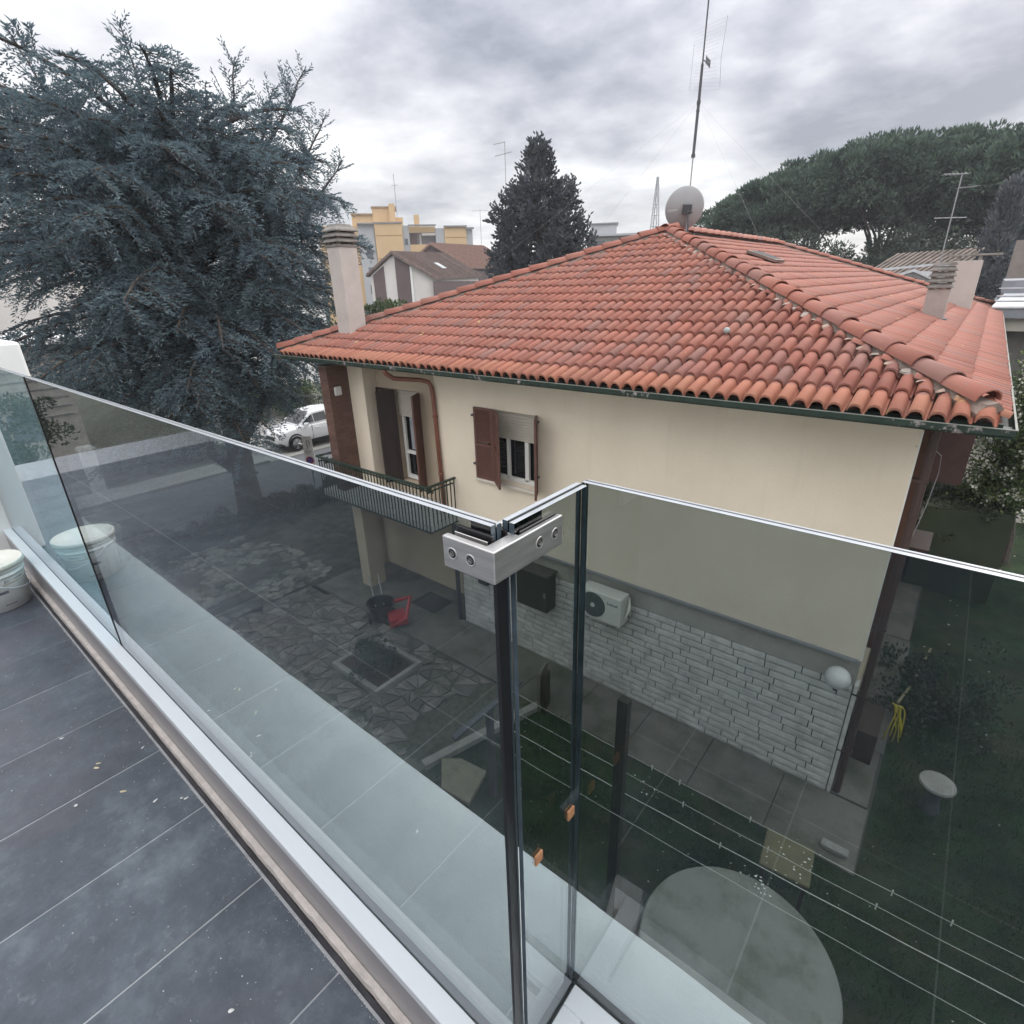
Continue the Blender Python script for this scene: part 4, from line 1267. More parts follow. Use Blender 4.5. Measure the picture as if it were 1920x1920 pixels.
def fleck(p, L_, w, rz, m_, name, lab, cat, grp):
    v = []; n_ = 8
    for k in range(n_):
        a = 2*math.pi*k/n_; v.append((L_/2*math.cos(a), w/2*math.sin(a)*(1-0.3*math.cos(a)), 0.0006))
    v.append((0, 0, 0.0030)); b = MB(); b.add(v, [(k, (k+1) % n_, n_) for k in range(n_)] + [tuple(range(n_-1, -1, -1))])
    o_ = b.build(name, m_); o_.location = p; o_.rotation_euler = (0, 0, rz)
    tag(o_, lab, cat, grp)


LEAFY = mat('dry_leaf', (0.48, 0.42, 0.28), 0.8, 0.2, 60)
CHIP = mat('plaster_chip', (0.55, 0.55, 0.55), 0.9, 0.1, 60)
fl = [((-2.30, 0.162), 0.024, 0.010, 0.6, LEAFY, 'dry yellow leaflet on the floor, nearer the wall of the pair'), ((-2.32, 0.174), 0.02, 0.008, 0.9, LEAFY, 'dry yellow leaflet on the floor, farther left of the pair'),
      ((-2.09, 0.19), 0.026, 0.010, 0.8, LEAFY, 'single dry yellow leaflet in the middle of a slate tile')]
for (p, a, b, c, m_, lab) in fl: fleck((p[0], p[1], FZ+0.001), a, b, c, m_, 'dry_leaf', lab, 'leaf', 'dry leaflets on the terrace floor')
CHL = ('largest white plaster chip, low in the middle of a slate tile', 'white plaster chip by the floor edge, farther of the two beside the ledge', 'white plaster chip touching the ledge, right one of a close pair', 'white plaster chip touching the ledge, left one of a close pair', 'white plaster chip between the close pair and the single leaflet', 'white plaster chip on a grout line left of the leaflets', 'white plaster chip farthest toward the paint bucket')
for k, (x, y) in enumerate(((-1.10, 0.13), (-2.27, 0.315), (-1.87, 0.325), (-1.885, 0.315), (-1.95, 0.25), (-2.16, 0.06), (-2.6, 0.12))):
    fleck((x, y, FZ+0.001), random.uniform(0.011, 0.02), random.uniform(0.007, 0.011), random.uniform(0, 3), CHIP, 'plaster_chip', CHL[k], 'debris', 'plaster chips on the terrace floor')

# bucket
bk = thing('paint_bucket', 'white plastic paint bucket with a cream lid by the glass balustrade', 'bucket', loc=(-4.22, 0.205, FZ))
mb = MB(); mb.lathe([(0.125, 0.0), (0.136, 0.004), (0.152, 0.20), (0.154, 0.21), (0.160, 0.212), (0.160, 0.222), (0.155, 0.224), (0.156, 0.24), (0.162, 0.242), (0.162, 0.25), (0.157, 0.252), (0.158, 0.27)], 48, capb=True); mb.build('bucket_body', BUCKET, bk, smooth=True)
mb = MB(); mb.lathe([(0.160, 0.258), (0.170, 0.259), (0.171, 0.284), (0.168, 0.288), (0.158, 0.288), (0.155, 0.281), (0.001, 0.281)], 48); mb.build('lid', LID, bk, smooth=True)
mb = MB(); mb.tube([(0.157*math.cos(a)*1.03, 0.157*math.sin(a)*1.03, 0.225-0.11*math.sin((a+0.5)/math.pi*math.pi)) for a in np.linspace(-0.5, math.pi-0.5, 20)], 0.0028, 6); mb.build('wire_handle', WHITEP, bk, smooth=True)


def band(z0, z1, a0, a1, m_, name, rr=None):
    mb_ = MB(); n_ = 14; vs_ = []
    for z in (z0, z1):
        rad_ = (0.136 + (0.152-0.136)*(z-0.004)/0.196 if z < 0.2 else 0.155)+0.0016
        for k in range(n_+1):
            a = a0+(a1-a0)*k/n_; vs_.append((rad_*math.cos(a), rad_*math.sin(a), z))
    mb_.add(vs_, [(k, k+1, n_+2+k, n_+1+k) for k in range(n_)]); return mb_.build(name, m_, bk)


for (z0, z1, a0, a1, m_) in ((0.165, 0.171, 0.15, 1.1, TAN), (0.115, 0.132, -0.1, 0.25, INK), (0.04, 0.045, 0.0, 0.4, INK)): band(z0, z1, a0, a1, m_, 'label_print')
for (z0, z1, a0, n_) in ((0.182, 0.191, 0.55, 9), (0.176, 0.196, 0.22, 4)):
    for k in range(n_): band(z0, z1-random.uniform(0, 0.003), a0+k*0.045, a0+k*0.045+random.choice((0.012, 0.025)), INK, 'label_mark')

# ------------------------------------------------------------------ garden things
tb = thing('garden_table', 'round grey stone garden table below the clotheslines', 'table', loc=(-0.5, 3.93, G))
mb = MB(); mb.lathe([(0.001, 0.68), (0.92, 0.68), (0.955, 0.70), (0.955, 0.73), (0.94, 0.75), (0.001, 0.75)], 72)
mb.build('table_top', mat('mossy_table_stone', (0.22, 0.225, 0.205), 0.85, 0.12, 2.2, 0.4, 60, dirt=(0.10, 0.115, 0.08), dirt_amt=0.9, dscale=2.4), tb)
mb = MB(); mb.lathe([(0.32, 0), (0.26, 0.1), (0.2, 0.35), (0.26, 0.6), (0.34, 0.68)], 24); mb.build('pedestal', CONC, tb, smooth=True)
st = thing('stone_stool', 'small oval stone stool standing alone in the dark lawn', 'stool', loc=(0.96, 8.0, G))
mb = MB(); mb.lathe([(0.001, 0.46), (0.20, 0.46), (0.22, 0.49), (0.21, 0.52), (0.001, 0.525)], 32); mb.build('seat', CONC, st)
mb = MB(); mb.lathe([(0.13, 0), (0.09, 0.2), (0.10, 0.46)], 20); mb.build('pedestal', MATS['dark_stained_post'] if 'dark_stained_post' in MATS else DKMETAL, st)
# garden chair back (ochre) near the table
cr = thing('garden_chair', 'ochre garden chair beside the round table, sprinkled with white petals', 'chair', loc=(-0.38, 5.42, G), rz=0.1)
mb = MB(); mb.box(-0.27, 0.27, -0.27, 0.27, 0.66, 0.71); mb.build('seat', mat('ochre_board', (0.125, 0.115, 0.062), 0.8, 0.2, 5), cr, 0.02)
for sx in (-0.22, 0.22):
    for sy in (-0.22, 0.22):
        mb = MB(); mb.box(sx-0.02, sx+0.02, sy-0.02, sy+0.02, 0, 0.66); mb.build('leg', WOODDK, cr)
# clothesline frame
PEGL = ('clothes peg on the wire nearest the house, leftmost of its wire', 'clothes peg on the second wire from the house, at its left', 'clothes peg on the wire nearest the house, above the fallen petals', 'clothes peg on the wire nearest the house, just right of the ochre chair',
        'clothes peg on the wire nearest the house, rightmost of all', 'clothes peg on the second wire above the ochre chair', 'clothes peg on the second wire, its rightmost', 'lone clothes peg on the thickest wire above the round table', 'clothes peg on the wire nearest the house, second from the left')
cl = thing('clothesline', 'clothesline of four pale wires strung between two posts over the lawn', 'clothesline')
ZL = -5.4
for k, (ya, yb) in enumerate(((4.74, 4.84), (4.45, 4.62), (4.15, 4.42), (3.85, 4.10))):
    mb = MB(); pts = []
    for t_ in np.linspace(0, 1, 26): pts.append((-4.1+5.7*t_, ya+(yb-ya)*t_+0.003*math.sin(t_*40+k), ZL-0.10*4*t_*(1-t_)*0.5))
    mb.tube(pts, 0.0045 if k == 2 else 0.0028, 5); mb.build('wire', WIRE, cl)
for x in (-4.12, 1.62):
    mb = MB(); mb.box(x-0.04, x+0.04, 3.6, 5.0, ZL-0.05, ZL-0.005); mb.build('crossbar', mat('grey_painted_bar', (0.20, 0.21, 0.21), 0.7, 0.15, 5) if x > 0 else DKMETAL, cl)
    mb = MB(); mb.box(x-0.04, x+0.04, 4.26, 4.34, G, ZL-0.05); mb.build('post', DKMETAL, cl)
for k, (x, w) in enumerate(((-1.9, 0), (-1.4, 1), (-0.75, 0), (0.55, 0), (1.0, 0), (-0.5, 1), (0.45, 1), (-0.9, 2), (-1.55, 0))):
    y = ((4.74, 4.84), (4.45, 4.62), (4.15, 4.42))[w]; t_ = (x+4.1)/5.7
    zz_ = ZL-0.2*t_*(1-t_)
    pg = thing('clothes_peg', PEGL[k], 'clothes peg', 'clothes pegs on the wires', (x, y[0]+(y[1]-y[0])*t_, zz_))
    mb = MB(); mb.box(-0.006, 0.006, -0.007, -0.001, -0.045, 0.03, M=Matrix.Rotation(0.1, 4, 'X')); mb.build('half', WIRE, pg)
    mb = MB(); mb.box(-0.006, 0.006, 0.001, 0.007, -0.045, 0.03, M=Matrix.Rotation(-0.1, 4, 'X')); mb.build('half', WIRE, pg)
mb = MB(); mb.box(-2.05, -1.93, 4.05, 4.15, G, -3.97); tag(mb.build('wooden_post', mat('dark_stained_post', (0.028, 0.03, 0.024), 0.85, 0.2, 6), None, 0.008), 'dark square wooden post standing in the lawn beneath the corner clamp', 'post')
V = []; F = []
def flecks(n_, cx, cy, z, sx, sy, s0):
    for k in range(n_):
        x, y = random.gauss(cx, sx), random.gauss(cy, sy); a = random.uniform(0, 6); s_ = s0*random.uniform(0.6, 1.4); b0 = len(V)
        for q in range(4): V.append((x+s_*math.cos(a+q*1.57), y+s_*0.7*math.sin(a+q*1.57), z+random.uniform(0, 0.01)))
        F.append((b0, b0+1, b0+2, b0+3))
flecks(26, -0.38, 5.40, -6.40, 0.13, 0.14, 0.012); flecks(22, -0.55, 4.85, -6.355, 0.12, 0.06, 0.012); flecks(12, -2.35, 5.8, G+0.03, 0.1, 0.1, 0.015); flecks(120, -1.5, 5.2, G+0.03, 2.2, 1.2, 0.009); flecks(60, 1.5, 14, G+0.03, 1.5, 4, 0.02)
stuff(npmesh('fallen_petals', np.array(V), np.array(F), PETAL))
mb = MB(); mb.prism([(-5.2, 4.25), (-4.95, 4.45), (-4.45, 4.52), (-4.27, 3.92), (-4.8, 3.86)], G+0.01, G+0.10); tag(mb.build('stone_slab', mat('mossy_slab', (0.20, 0.195, 0.14), 0.9, 0.2, 5, 0.6, 30), None, 0.02), 'loose mossy stone slab lying at the corner of the paving kerb', 'stone slab')
mb = MB(); mb.box(-0.12, 0.2, 6.38, 6.50, G+0.05, G+0.12, M=None); tag(mb.build('kerb_stone', CONC, None, 0.015), 'short loose kerb stone lying on the walk edge by the lawn', 'stone')
mb = MB(); mb.prism([(-1.95, 4.1), (-1.6, 4.12), (-1.42, 3.55), (-1.78, 3.5)], G, G+0.5); tag(mb.build('garden_box', mat('grey_brown_box', (0.13, 0.12, 0.105), 0.8, 0.1, 5), None, 0.01), 'grey brown box beside the wooden post and the round table', 'box')
# yellow hose hung from a stake
mb = MB()
mb.tube([(0.66, 12.3, G+0.1), (0.45, 10.2, G+0.5), (0.30, 8.9, G+0.95)], 0.02, 6)
hs = thing('garden_hose', 'yellow garden hose hanging in loops over a stake beside the path', 'hose')
mb.build('stake', mat('pale_cane', (0.24, 0.22, 0.13), 0.8), hs)
mb = MB()
for k in range(8):
    ln = random.uniform(0.45, 1.0); sw = random.uniform(-0.16, 0.26); pts = []
    for t_ in np.linspace(0, 1, 10): pts.append((0.28+sw*t_+0.05*math.sin(t_*3+k), 8.78+random.uniform(-0.01, 0.01)+(k-4)*0.02*t_, G+0.97+0.10*math.sin(t_*2.6)-ln*t_**1.5*0.9))
    mb.tube(pts, 0.011, 5)
mb.build('hose_loops', YHOSE, hs, smooth=True)
mb = MB(); mb.box(-0.19, 0.18, 8.3, 9.1, G+0.05, G+0.62); tag(mb.build('firewood_box', mat('dark_brown_box', (0.05, 0.035, 0.028), 0.85, 0.2, 6), None, 0.01), 'dark brown box standing on the side path below the hose', 'box')
# wheelbarrow-like cart : black bin with red tool
bn = thing('garden_cart', 'red and black garden cart parked on the crazy paving near the porch', 'cart', loc=(-9.25, 6.25, G), rz=-0.5)
mb = MB(); mb.lathe([(0.20, 0.12), (0.30, 0.50), (0.32, 0.52), (0.29, 0.51), (0.19, 0.16), (0.001, 0.15)], 20); mb.build('tub', BLACKR, bn)
mb = MB(); mb.tube([(0.0, 0.3, 0.45), (0.25, 0.65, 0.62), (0.6, 0.45, 0.3), (0.55, 0.1, 0.15)], 0.05, 8); mb.box(0.15, 0.6, 0.1, 0.5, 0.15, 0.32); mb.build('red_hood', REDP, bn, 0.03)
for y in (-0.28, 0.28):
    mb = MB(); mb.lathe([(0.12, -0.03), (0.14, -0.02), (0.14, 0.02), (0.12, 0.03), (0.001, 0.02)], 16, M=Matrix.Translation((0, y, 0.14)) @ Matrix.Rotation(R(90), 4, 'X')); mb.build('wheel', BLACKR, bn)
mb = MB(); mb.tube([(-0.2, -0.1, 0.3), (-0.7, -0.1, 0.85)], 0.015, 6); mb.tube([(-0.2, 0.1, 0.3), (-0.7, 0.1, 0.85)], 0.015, 6); mb.build('handle', METAL, bn)
# shed-like folded board near the wall
bd = thing('folding_board', 'grey folding board leaning by the lawn edge under the cabinet', 'board', loc=(-4.65, 6.3, G), rz=0.3)
mb = MB(); mb.box(-0.05, 0.0, -0.2, 0.2, 0, 0.85); mb.build('board', CONCD, bd); mb = MB(); mb.box(0.05, 0.09, -0.2, 0.1, 0, 0.75); mb.build('board', WOODDK, bd)


# ------------------------------------------------------------------ foliage tools
def kites(P, D, L_, W, cross=True):
    """P,D (n,3) -> crossed diamond quads"""
    n = len(P)
    D = D/np.maximum(np.linalg.norm(D, axis=1, keepdims=True), 1e-6)
    rv = rng.normal(size=(n, 3)); s = np.cross(D, rv); s /= np.maximum(np.linalg.norm(s, axis=1, keepdims=True), 1e-6)
    t = np.cross(D, s)
    L_ = np.broadcast_to(np.asarray(L_, float).reshape(-1, 1), (n, 1)); W = np.broadcast_to(np.asarray(W, float).reshape(-1, 1), (n, 1))
    out = []
    for a in ((s, t) if cross else (s,)):
        m = P + D*L_*0.45
        out.append(np.stack([P, m+a*W*0.5, P+D*L_, m-a*W*0.5], 1))
    V = np.concatenate(out).reshape(-1, 3)
    return V, np.arange(len(V)).reshape(-1, 4)


def branch_system(path, up=0.0, density=1.0, sub=1.0, flat=0.25, tw_l=0.17, tw_w=0.036, droop=0.15, start=0.12, sub_sp=0.10, tw_sp=0.045, tuft=0.0):
    """path (m,3) limb; returns twig positions, directions"""
    path = np.asarray(path); seg = np.linalg.norm(np.diff(path, axis=0), axis=1); cum = np.r_[0, np.cumsum(seg)]; Lt = cum[-1]
    ns = max(3, int(Lt*(1-start)/sub_sp*density))
    ts = np.sort(rng.uniform(start, 1.0, ns))
    pos = np.stack([np.interp(ts*Lt, cum, path[:, k]) for k in range(3)], 1)
    dirs = np.stack([np.interp(np.minimum(ts+0.05, 1)*Lt, cum, path[:, k]) for k in range(3)], 1) - np.stack([np.interp(np.maximum(ts-0.05, 0)*Lt, cum, path[:, k]) for k in range(3)], 1)
    dirs /= np.linalg.norm(dirs, axis=1, keepdims=True)
    P = []; D = []
    subs = []
    for k in range(ns):
        t = ts[k]; d = dirs[k]
        side = np.cross(d, [0, 0, 1.0]); sn = np.linalg.norm(side)
        side = side/sn if sn > 0.2 else rng.normal(size=3)
        if flat < 0.9: sgn = 1 if k % 2 else -1; lat = side*sgn + np.array([0, 0, 1])*rng.normal(0, flat)
        else:
            lat = rng.normal(size=3); lat -= d*(lat@d); lat /= np.linalg.norm(lat)
        ang = rng.uniform(0.75, 1.15)
        sd = d*math.cos(ang)+lat*math.sin(ang); sd /= np.linalg.norm(sd)
        l_ = sub*(0.30+0.85*math.sin(min(1, (1-t)*1.25+0.12)*1.5)**0.8)*rng.uniform(0.6, 1.1)
        nt = max(2, int(l_/tw_sp))
        q = np.linspace(0.05, 1, nt)
        pp = pos[k] + sd*(q*l_)[:, None] + np.array([0, 0, -1.0])*(droop*l_*q**2)[:, None] + np.array([0, 0, up])*(q*l_)[:, None]
        s2 = np.cross(sd, [0, 0, 1.0]); s2 /= np.linalg.norm(s2)+1e-6
        sg = np.where(np.arange(nt) % 2 == 0, 1.0, -1.0)[:, None]
        dd = sd*0.75 + s2*sg*0.75 + rng.normal(0, 0.22, (nt, 3)) + np.array([0, 0, 0.18])
        P.append(pp); D.append(dd)
        if tuft:
            nb_ = max(2, int(nt*tuft)); ii = rng.integers(nt//3, nt, nb_)
            P.append(pp[ii]+rng.normal(0, 0.045, (nb_, 3))+np.array([0, 0, -0.05])); D.append(dd[ii]+rng.normal(0, 0.6, (nb_, 3))+np.array([0, 0, -0.5]))
        subs.append((pos[k], pp[-1]))
    # terminal tuft
    n = int(Lt*14); q = rng.uniform(0.15, 1, n)
    P.append(np.stack([np.interp(q*Lt, cum, path[:, k]) for k in range(3)], 1)); D.append(dirs[rng.integers(0, ns, n)]+rng.normal(0, 0.5, (n, 3)))
    return np.concatenate(P), np.concatenate(D), subs


# ------------------------------------------------------------------ blue cedar
def cedar():
    T = thing('cedar_tree', 'huge blue grey cedar tree towering over the hedge on the left', 'tree', loc=(0, 0, 0))
    bx, by = -18.15, 7.65
    tr = MB()
    tr.tube([(bx, by, G-0.2), (bx, by, G+0.3), (bx+0.0, by, G+1.4), (bx-0.02, by+0.03, -3.5), (bx, by, -1), (bx-0.05, by, 1.5), (bx-0.1, by-0.1, 3.6), (bx-0.1, by-0.2, 5.0)], [0.60, 0.44, 0.37, 0.36, 0.30, 0.24, 0.15, 0.06], 14)
    tr.tube([(bx, by-0.05, G+1.55), (bx-0.3, by-0.7, G+2.3), (bx-0.4, by-0.95, G+3.3), (bx-0.3, by-1.0, -1.5), (bx-0.3, by-1.3, 1.5)], [0.22, 0.17, 0.14, 0.12, 0.05], 10)
    tr.tube([(bx, by+0.05, G+2.4), (bx+0.2, by+0.7, G+3.3), (bx+0.3, by+1.5, G+4.6), (bx+0.4, by+2.4, 0.6)], [0.18, 0.14, 0.11, 0.04], 10)
    tr.tube([(bx+0.3, by+0.18, G+1.5), (bx+0.42, by+0.30, G+1.55)], [0.07, 0.04], 8)
    P = []; D = []; br = MB()
    n = 192
    for k in range(n):
        z0 = -3.7 + 7.2*(k/n)**0.80
        az = k*2.399963 + random.uniform(-0.3, 0.3)
        prof = np.interp(z0, [-4.2, -3.2, -2, 0, 2, 3.3, 4.6], [2.9, 3.6, 4.1, 4.7, 4.8, 4.1, 3.0])*(1+0.38*max(0, -0.388*math.cos(az)-0.922*math.sin(az)))
        # crown reaches less towards the camera-right low side
        rs = 0.388*math.cos(az)+0.922*math.sin(az)
        if z0 < -1.3 and rs > 0: prof *= 1-0.45*rs*min(1, (-1.3-z0)/1.2)
        if z0 < -3.0 and rs > 0.3: continue
        L_ = prof*random.uniform(0.70, 1.04)
        el = np.interp(z0, [-4.2, -2.5, 0, 2.5, 3.6], [-0.20, -0.05, 0.10, 0.24, 0.42]) + random.uniform(-0.1, 0.10)
        dx, dy = math.cos(az), math.sin(az)
        pts = []
        wob = random.uniform(-0.25, 0.25)
        for t in np.linspace(0, 1, 8):
            rr = L_*t; h = rr*math.tan(el) - 0.16*rr*t*t + 0.30*math.sin(t*2.5)
            pts.append((bx+dx*rr-dy*wob*math.sin(t*3)*0.6, by+dy*rr+dx*wob*math.sin(t*3)*0.6, z0+h))
        br.tube(pts, [0.085*(1-0.86*t)+0.008 for t in np.linspace(0, 1, 8)], 5, cap=False)
        p, d, subs = branch_system(pts, density=1.0, sub=1.28, flat=0.45, tw_l=0.18, start=0.22 if z0 < 1.5 else 0.07, sub_sp=0.105, tw_sp=0.034, droop=0.42, tuft=0.42)
        P.append(p); D.append(d)
        for a, b in subs[::2]: br.tube([a, b], [0.014, 0.004], 3, cap=False)
    # upright leaders
    for (x, y, z, s0) in ((-19.24, 5.07, 5.7, 2.4), (-19.0, 5.9, 5.0, 2.6), (-18.6, 6.5, 5.3, 2.6), (-18.30, 7.25, 6.3, 3.4), (-18.0, 7.8, 5.6, 3.0), (-17.36, 9.53, 5.9, 2.6), (-17.0, 10.3, 5.3, 2.6), (-16.63, 11.2, 5.85, 2.0),
                          (-16.5, 11.6, 4.8, 2.2), (-19.7, 4.2, 5.0, 2.0), (-18.6, 8.8, 5.2, 2.6), (-17.4, 8.6, 5.1, 2.6), (-16.4, 11.9, 3.7, 2.0), (-20.1, 3.2, 4.6, 2.0), (-20.3, 2.4, 3.6, 2.0)):
        ox, oy = (bx-x)*0.35, (by-y)*0.35
        pts = [(x+ox*(1-t)+random.uniform(-.05, .05), y+oy*(1-t)+random.uniform(-.05, .05), z-s0*(1-t)) for t in np.linspace(0, 1, 7)]
        br.tube(pts, [0.05*(1-0.85*t)+0.006 for t in np.linspace(0, 1, 7)], 5, cap=False)
        p, d, subs = branch_system(pts, density=1.0, sub=0.62, flat=1.0, start=0.02, sub_sp=0.085, tw_sp=0.034, droop=-0.05, up=0.35)
        P.append(p); D.append(d)
        for a, b in subs[::2]: br.tube([a, b], [0.012, 0.004], 3, cap=False)
    P = np.concatenate(P); D = np.concatenate(D)
    V, F = kites(P, D, rng.uniform(0.07, 0.17, len(P)), rng.uniform(0.024, 0.040, len(P)))
    tr.build('trunk', BARK, T, smooth=True)
    br.build('branches', BARK, T, fix=False)
    npmesh('crown', V, F, CEDAR, T)
    return len(F)


NF = cedar()


def conifer():
    T = thing('conifer_tree', 'dark pointed conifer standing behind the ridge of the red roof', 'tree')
    bx, by = -21.5, 28.9
    tr = MB(); tr.tube([(bx, by, G-0.1), (bx, by, -2), (bx, by, 3), (bx, by, 7.2)], [0.4, 0.33, 0.2, 0.04], 10)
    P = []; D = []; br = MB(); n = 230
    for k in range(n):
        z0 = -6.0 + 13.2*(k/n)
        az = k*2.399963 + random.uniform(-0.3, 0.3)
        prof = np.interp(z0, [-6, -3, 0, 1.5, 3.0, 4.3, 5.0, 5.6, 6.5, 7.2], [3.4, 3.7, 3.6, 3.2, 2.9, 2.4, 1.7, 0.9, 0.65, 0.3])
        L_ = prof*random.uniform(0.75, 1.08); el = 0.25+random.uniform(-0.15, 0.25)+(0.6 if z0 > 5.2 else 0)
        dx, dy = math.cos(az), math.sin(az)
        pts = [(bx+dx*L_*t, by+dy*L_*t, z0+L_*t*math.tan(min(el, 1.1))*0.7*t) for t in np.linspace(0, 1, 5)]
        br.tube(pts, [0.06*(1-t)+0.01 for t in np.linspace(0, 1, 5)], 4, cap=False)
        p, d, _ = branch_system(pts, density=1.15, sub=0.75 if z0 < 5 else 0.42, flat=1.0, start=0.3, sub_sp=0.10, tw_sp=0.075, droop=-0.1, up=0.25)
        P.append(p); D.append(d+np.array([0, 0, 0.5]))
    P = np.concatenate(P); D = np.concatenate(D)
    V, F = kites(P, D, rng.uniform(0.16, 0.30, len(P)), rng.uniform(0.09, 0.15, len(P)))
    tr.build('trunk', BARK, T, smooth=True); br.build('branches', BARK, T, fix=False); npmesh('crown', V, F, CONIF, T)


conifer()


def clumps(centers, radii, per, kl, kw, up=0.5, cross=False, flat=0.75):
    P = []; D = []
    for c, rr in zip(centers, radii):
        v = rng.normal(size=(per, 3)); v /= np.linalg.norm(v, axis=1, keepdims=True)
        q = v*rr*(rng.uniform(0.35, 1.0, (per, 1))**0.5); q[:, 2] *= flat
        P.append(c+q); D.append(v+rng.normal(0, 0.4, (per, 3))+np.array([0, 0, up]))
    P = np.concatenate(P); D = np.concatenate(D)
    return kites(P, D, rng.uniform(kl[0], kl[1], len(P)), rng.uniform(kw[0], kw[1], len(P)), cross)


def pine(cx, cy, cz, rx, rz, n, label, lean=0.0, s=1.0):
    T = thing('stone_pine', label, 'tree', 'umbrella pines behind the roof')
    tr = MB(); th_ = []
    bx, by = cx+lean, cy+1.0
    tr.tube([(bx, by, G-0.1), (bx+0.05, by, -2), (bx-lean*0.4, by, 0.5)], [0.5, 0.4, 0.32], 9)
    C = []; RR = []
    for k in range(n):
        while True:
            v = np.array([random.uniform(-1, 1), random.uniform(-1, 1), random.uniform(-1, 1)])
            q = (v**2).sum()
            if 0.30 < q < 1 and noise.noise(Vector((cx+v[0]*2.1, v[1]*2.1, v[2]*2.4))) > -0.18: break
        if v[2] < -0.5 and random.random() < 0.4: continue
        C.append((cx+v[0]*rx, cy+v[1]*rx, cz+v[2]*rz)); RR.append(random.uniform(0.55, 1.05)*s)
    # rounded bumps along the top
    for k in range(int(n*0.4)):
        a = random.uniform(0, 2*math.pi); rr = math.sqrt(random.random())*0.95
        C.append((cx+math.cos(a)*rr*rx, cy+math.sin(a)*rr*rx, cz+rz*math.sqrt(1-rr*rr*0.92)+random.uniform(-0.45, 0.38))); RR.append(random.uniform(0.45, 0.85)*s)
    for k in range(8):
        a = k*2.4; rr = rx*random.uniform(0.35, 0.8)
        e = (cx+math.cos(a)*rr, cy+math.sin(a)*rr, cz+random.uniform(-0.35, 0.4)*rz)
        m_ = ((bx+e[0])/2+random.uniform(-.3, .3), (by+e[1])/2, 0.5*(0.2+e[2])+random.uniform(-0.6, 0.2))
        tr.tube([(bx-lean*0.4, by, 0.1+random.uniform(-0.6, 0.4)), m_, e], [0.16, 0.10, 0.035], 6)
    V, F = clumps(C, RR, 150, (0.22, 0.42), (0.09, 0.16), 0.7, False, 0.62)
    tr.build('trunk', BARKR, T, smooth=True); npmesh('crown', V, F, PINE, T)


pine(-17.4, 49.8, 3.55, 3.2, 1.75, 90, 'umbrella pine at the left end of the row, with the lowest crown', 1.2, 0.8)
pine(-15.2, 50.8, 4.6, 3.0, 2.2, 100, 'umbrella pine with a forked trunk, second from the left end of the row', 1.8, 0.85)
pine(-12.4, 53.4, 5.45, 4.2, 2.5, 190, 'umbrella pine in the middle of the row behind the satellite dish side of the roof', -0.8)
pine(-8.2, 53.5, 6.0, 4.3, 2.75, 210, 'tall umbrella pine with a broad crown right of the row middle', 1.0)
pine(-4.0, 55.5, 5.35, 4.6, 3.3, 230, 'tallest umbrella pine behind the thin television antenna', -0.6)
pine(0.4, 53.0, 4.9, 4.4, 3.0, 220, 'umbrella pine at the right end of the visible row', 0.6)
pine(5.2, 55.0, 4.4, 4.6, 3.1, 200, 'umbrella pine partly cut by the right edge of the view', 0.3)


def cypress(x, y, z0, z1, rr, label, m=None):
    T = thing('cypress_tree', label, 'tree', 'dark cypresses between the houses')
    C = []; RR = []
    n = int((z1-z0)*9)
    for k in range(n):
        t = k/n; a = random.uniform(0, 6.28); q = rr*math.sin(min(1, (1-t)*1.6+0.08)*1.5)*random.uniform(0.3, 1)
        C.append((x+math.cos(a)*q, y+math.sin(a)*q, z0+(z1-z0)*t)); RR.append(random.uniform(0.35, 0.6))
    V, F = clumps(C, RR, 110, (0.15, 0.3), (0.07, 0.12), 1.3, False, 1.2)
    tr = MB(); tr.tube([(x, y, G), (x, y, z1-0.8)], [0.2, 0.05], 8); tr.build('trunk', BARK, T); npmesh('crown', V, F, m or CONIF, T)


cypress(-0.35, 40, G+0.5, 4.0, 0.95, 'dark upright cypress right of the television antenna')
cypress(0.9, 42, G+0.5, 3.4, 1.0, 'dark upright cypress at the right edge behind the grey roof')
cypress(-15.5, 58, G+0.5, 4.2, 0.8, 'slim dark cypress seen between the pine trunks')
cypress(-10.8, 47, G+0.5, 1.6, 1.0, 'low dark cypress under the middle pines')

# dark undergrowth below the pines and behind the roofs
C = []; RR = []
for k in range(520):
    x = random.uniform(-22, 9); y = random.uniform(44, 62); zt_ = 2.4+2.2*noise.noise(Vector((x*0.25, y*0.1, 0)))
    C.append((x, y, random.uniform(-1.5, zt_))); RR.append(random.uniform(0.7, 1.2))
V, F = clumps(C, RR, 130, (0.18, 0.36), (0.08, 0.15), 0.4)
stuff(npmesh('undergrowth', V, F, m_leaf('undergrowth_leaves', (0.035, 0.05, 0.042), (0.05, 0.072, 0.058), (0.075, 0.10, 0.07))))
# far belt of trees that closes the horizon
C = []; RR = []
for k in range(900):
    a = R(random.uniform(-100, 35)); d = random.uniform(135, 175)
    C.append((math.sin(a)*d, math.cos(a)*d, G+random.uniform(0, 6.0+2.5*noise.noise(Vector((a*9, 0, 0)))))); RR.append(random.uniform(2.0, 3.6))
V, F = clumps(C, RR, 60, (0.9, 1.6), (0.5, 0.9), 0.3)
stuff(npmesh('distant_trees', V, F, PINE))

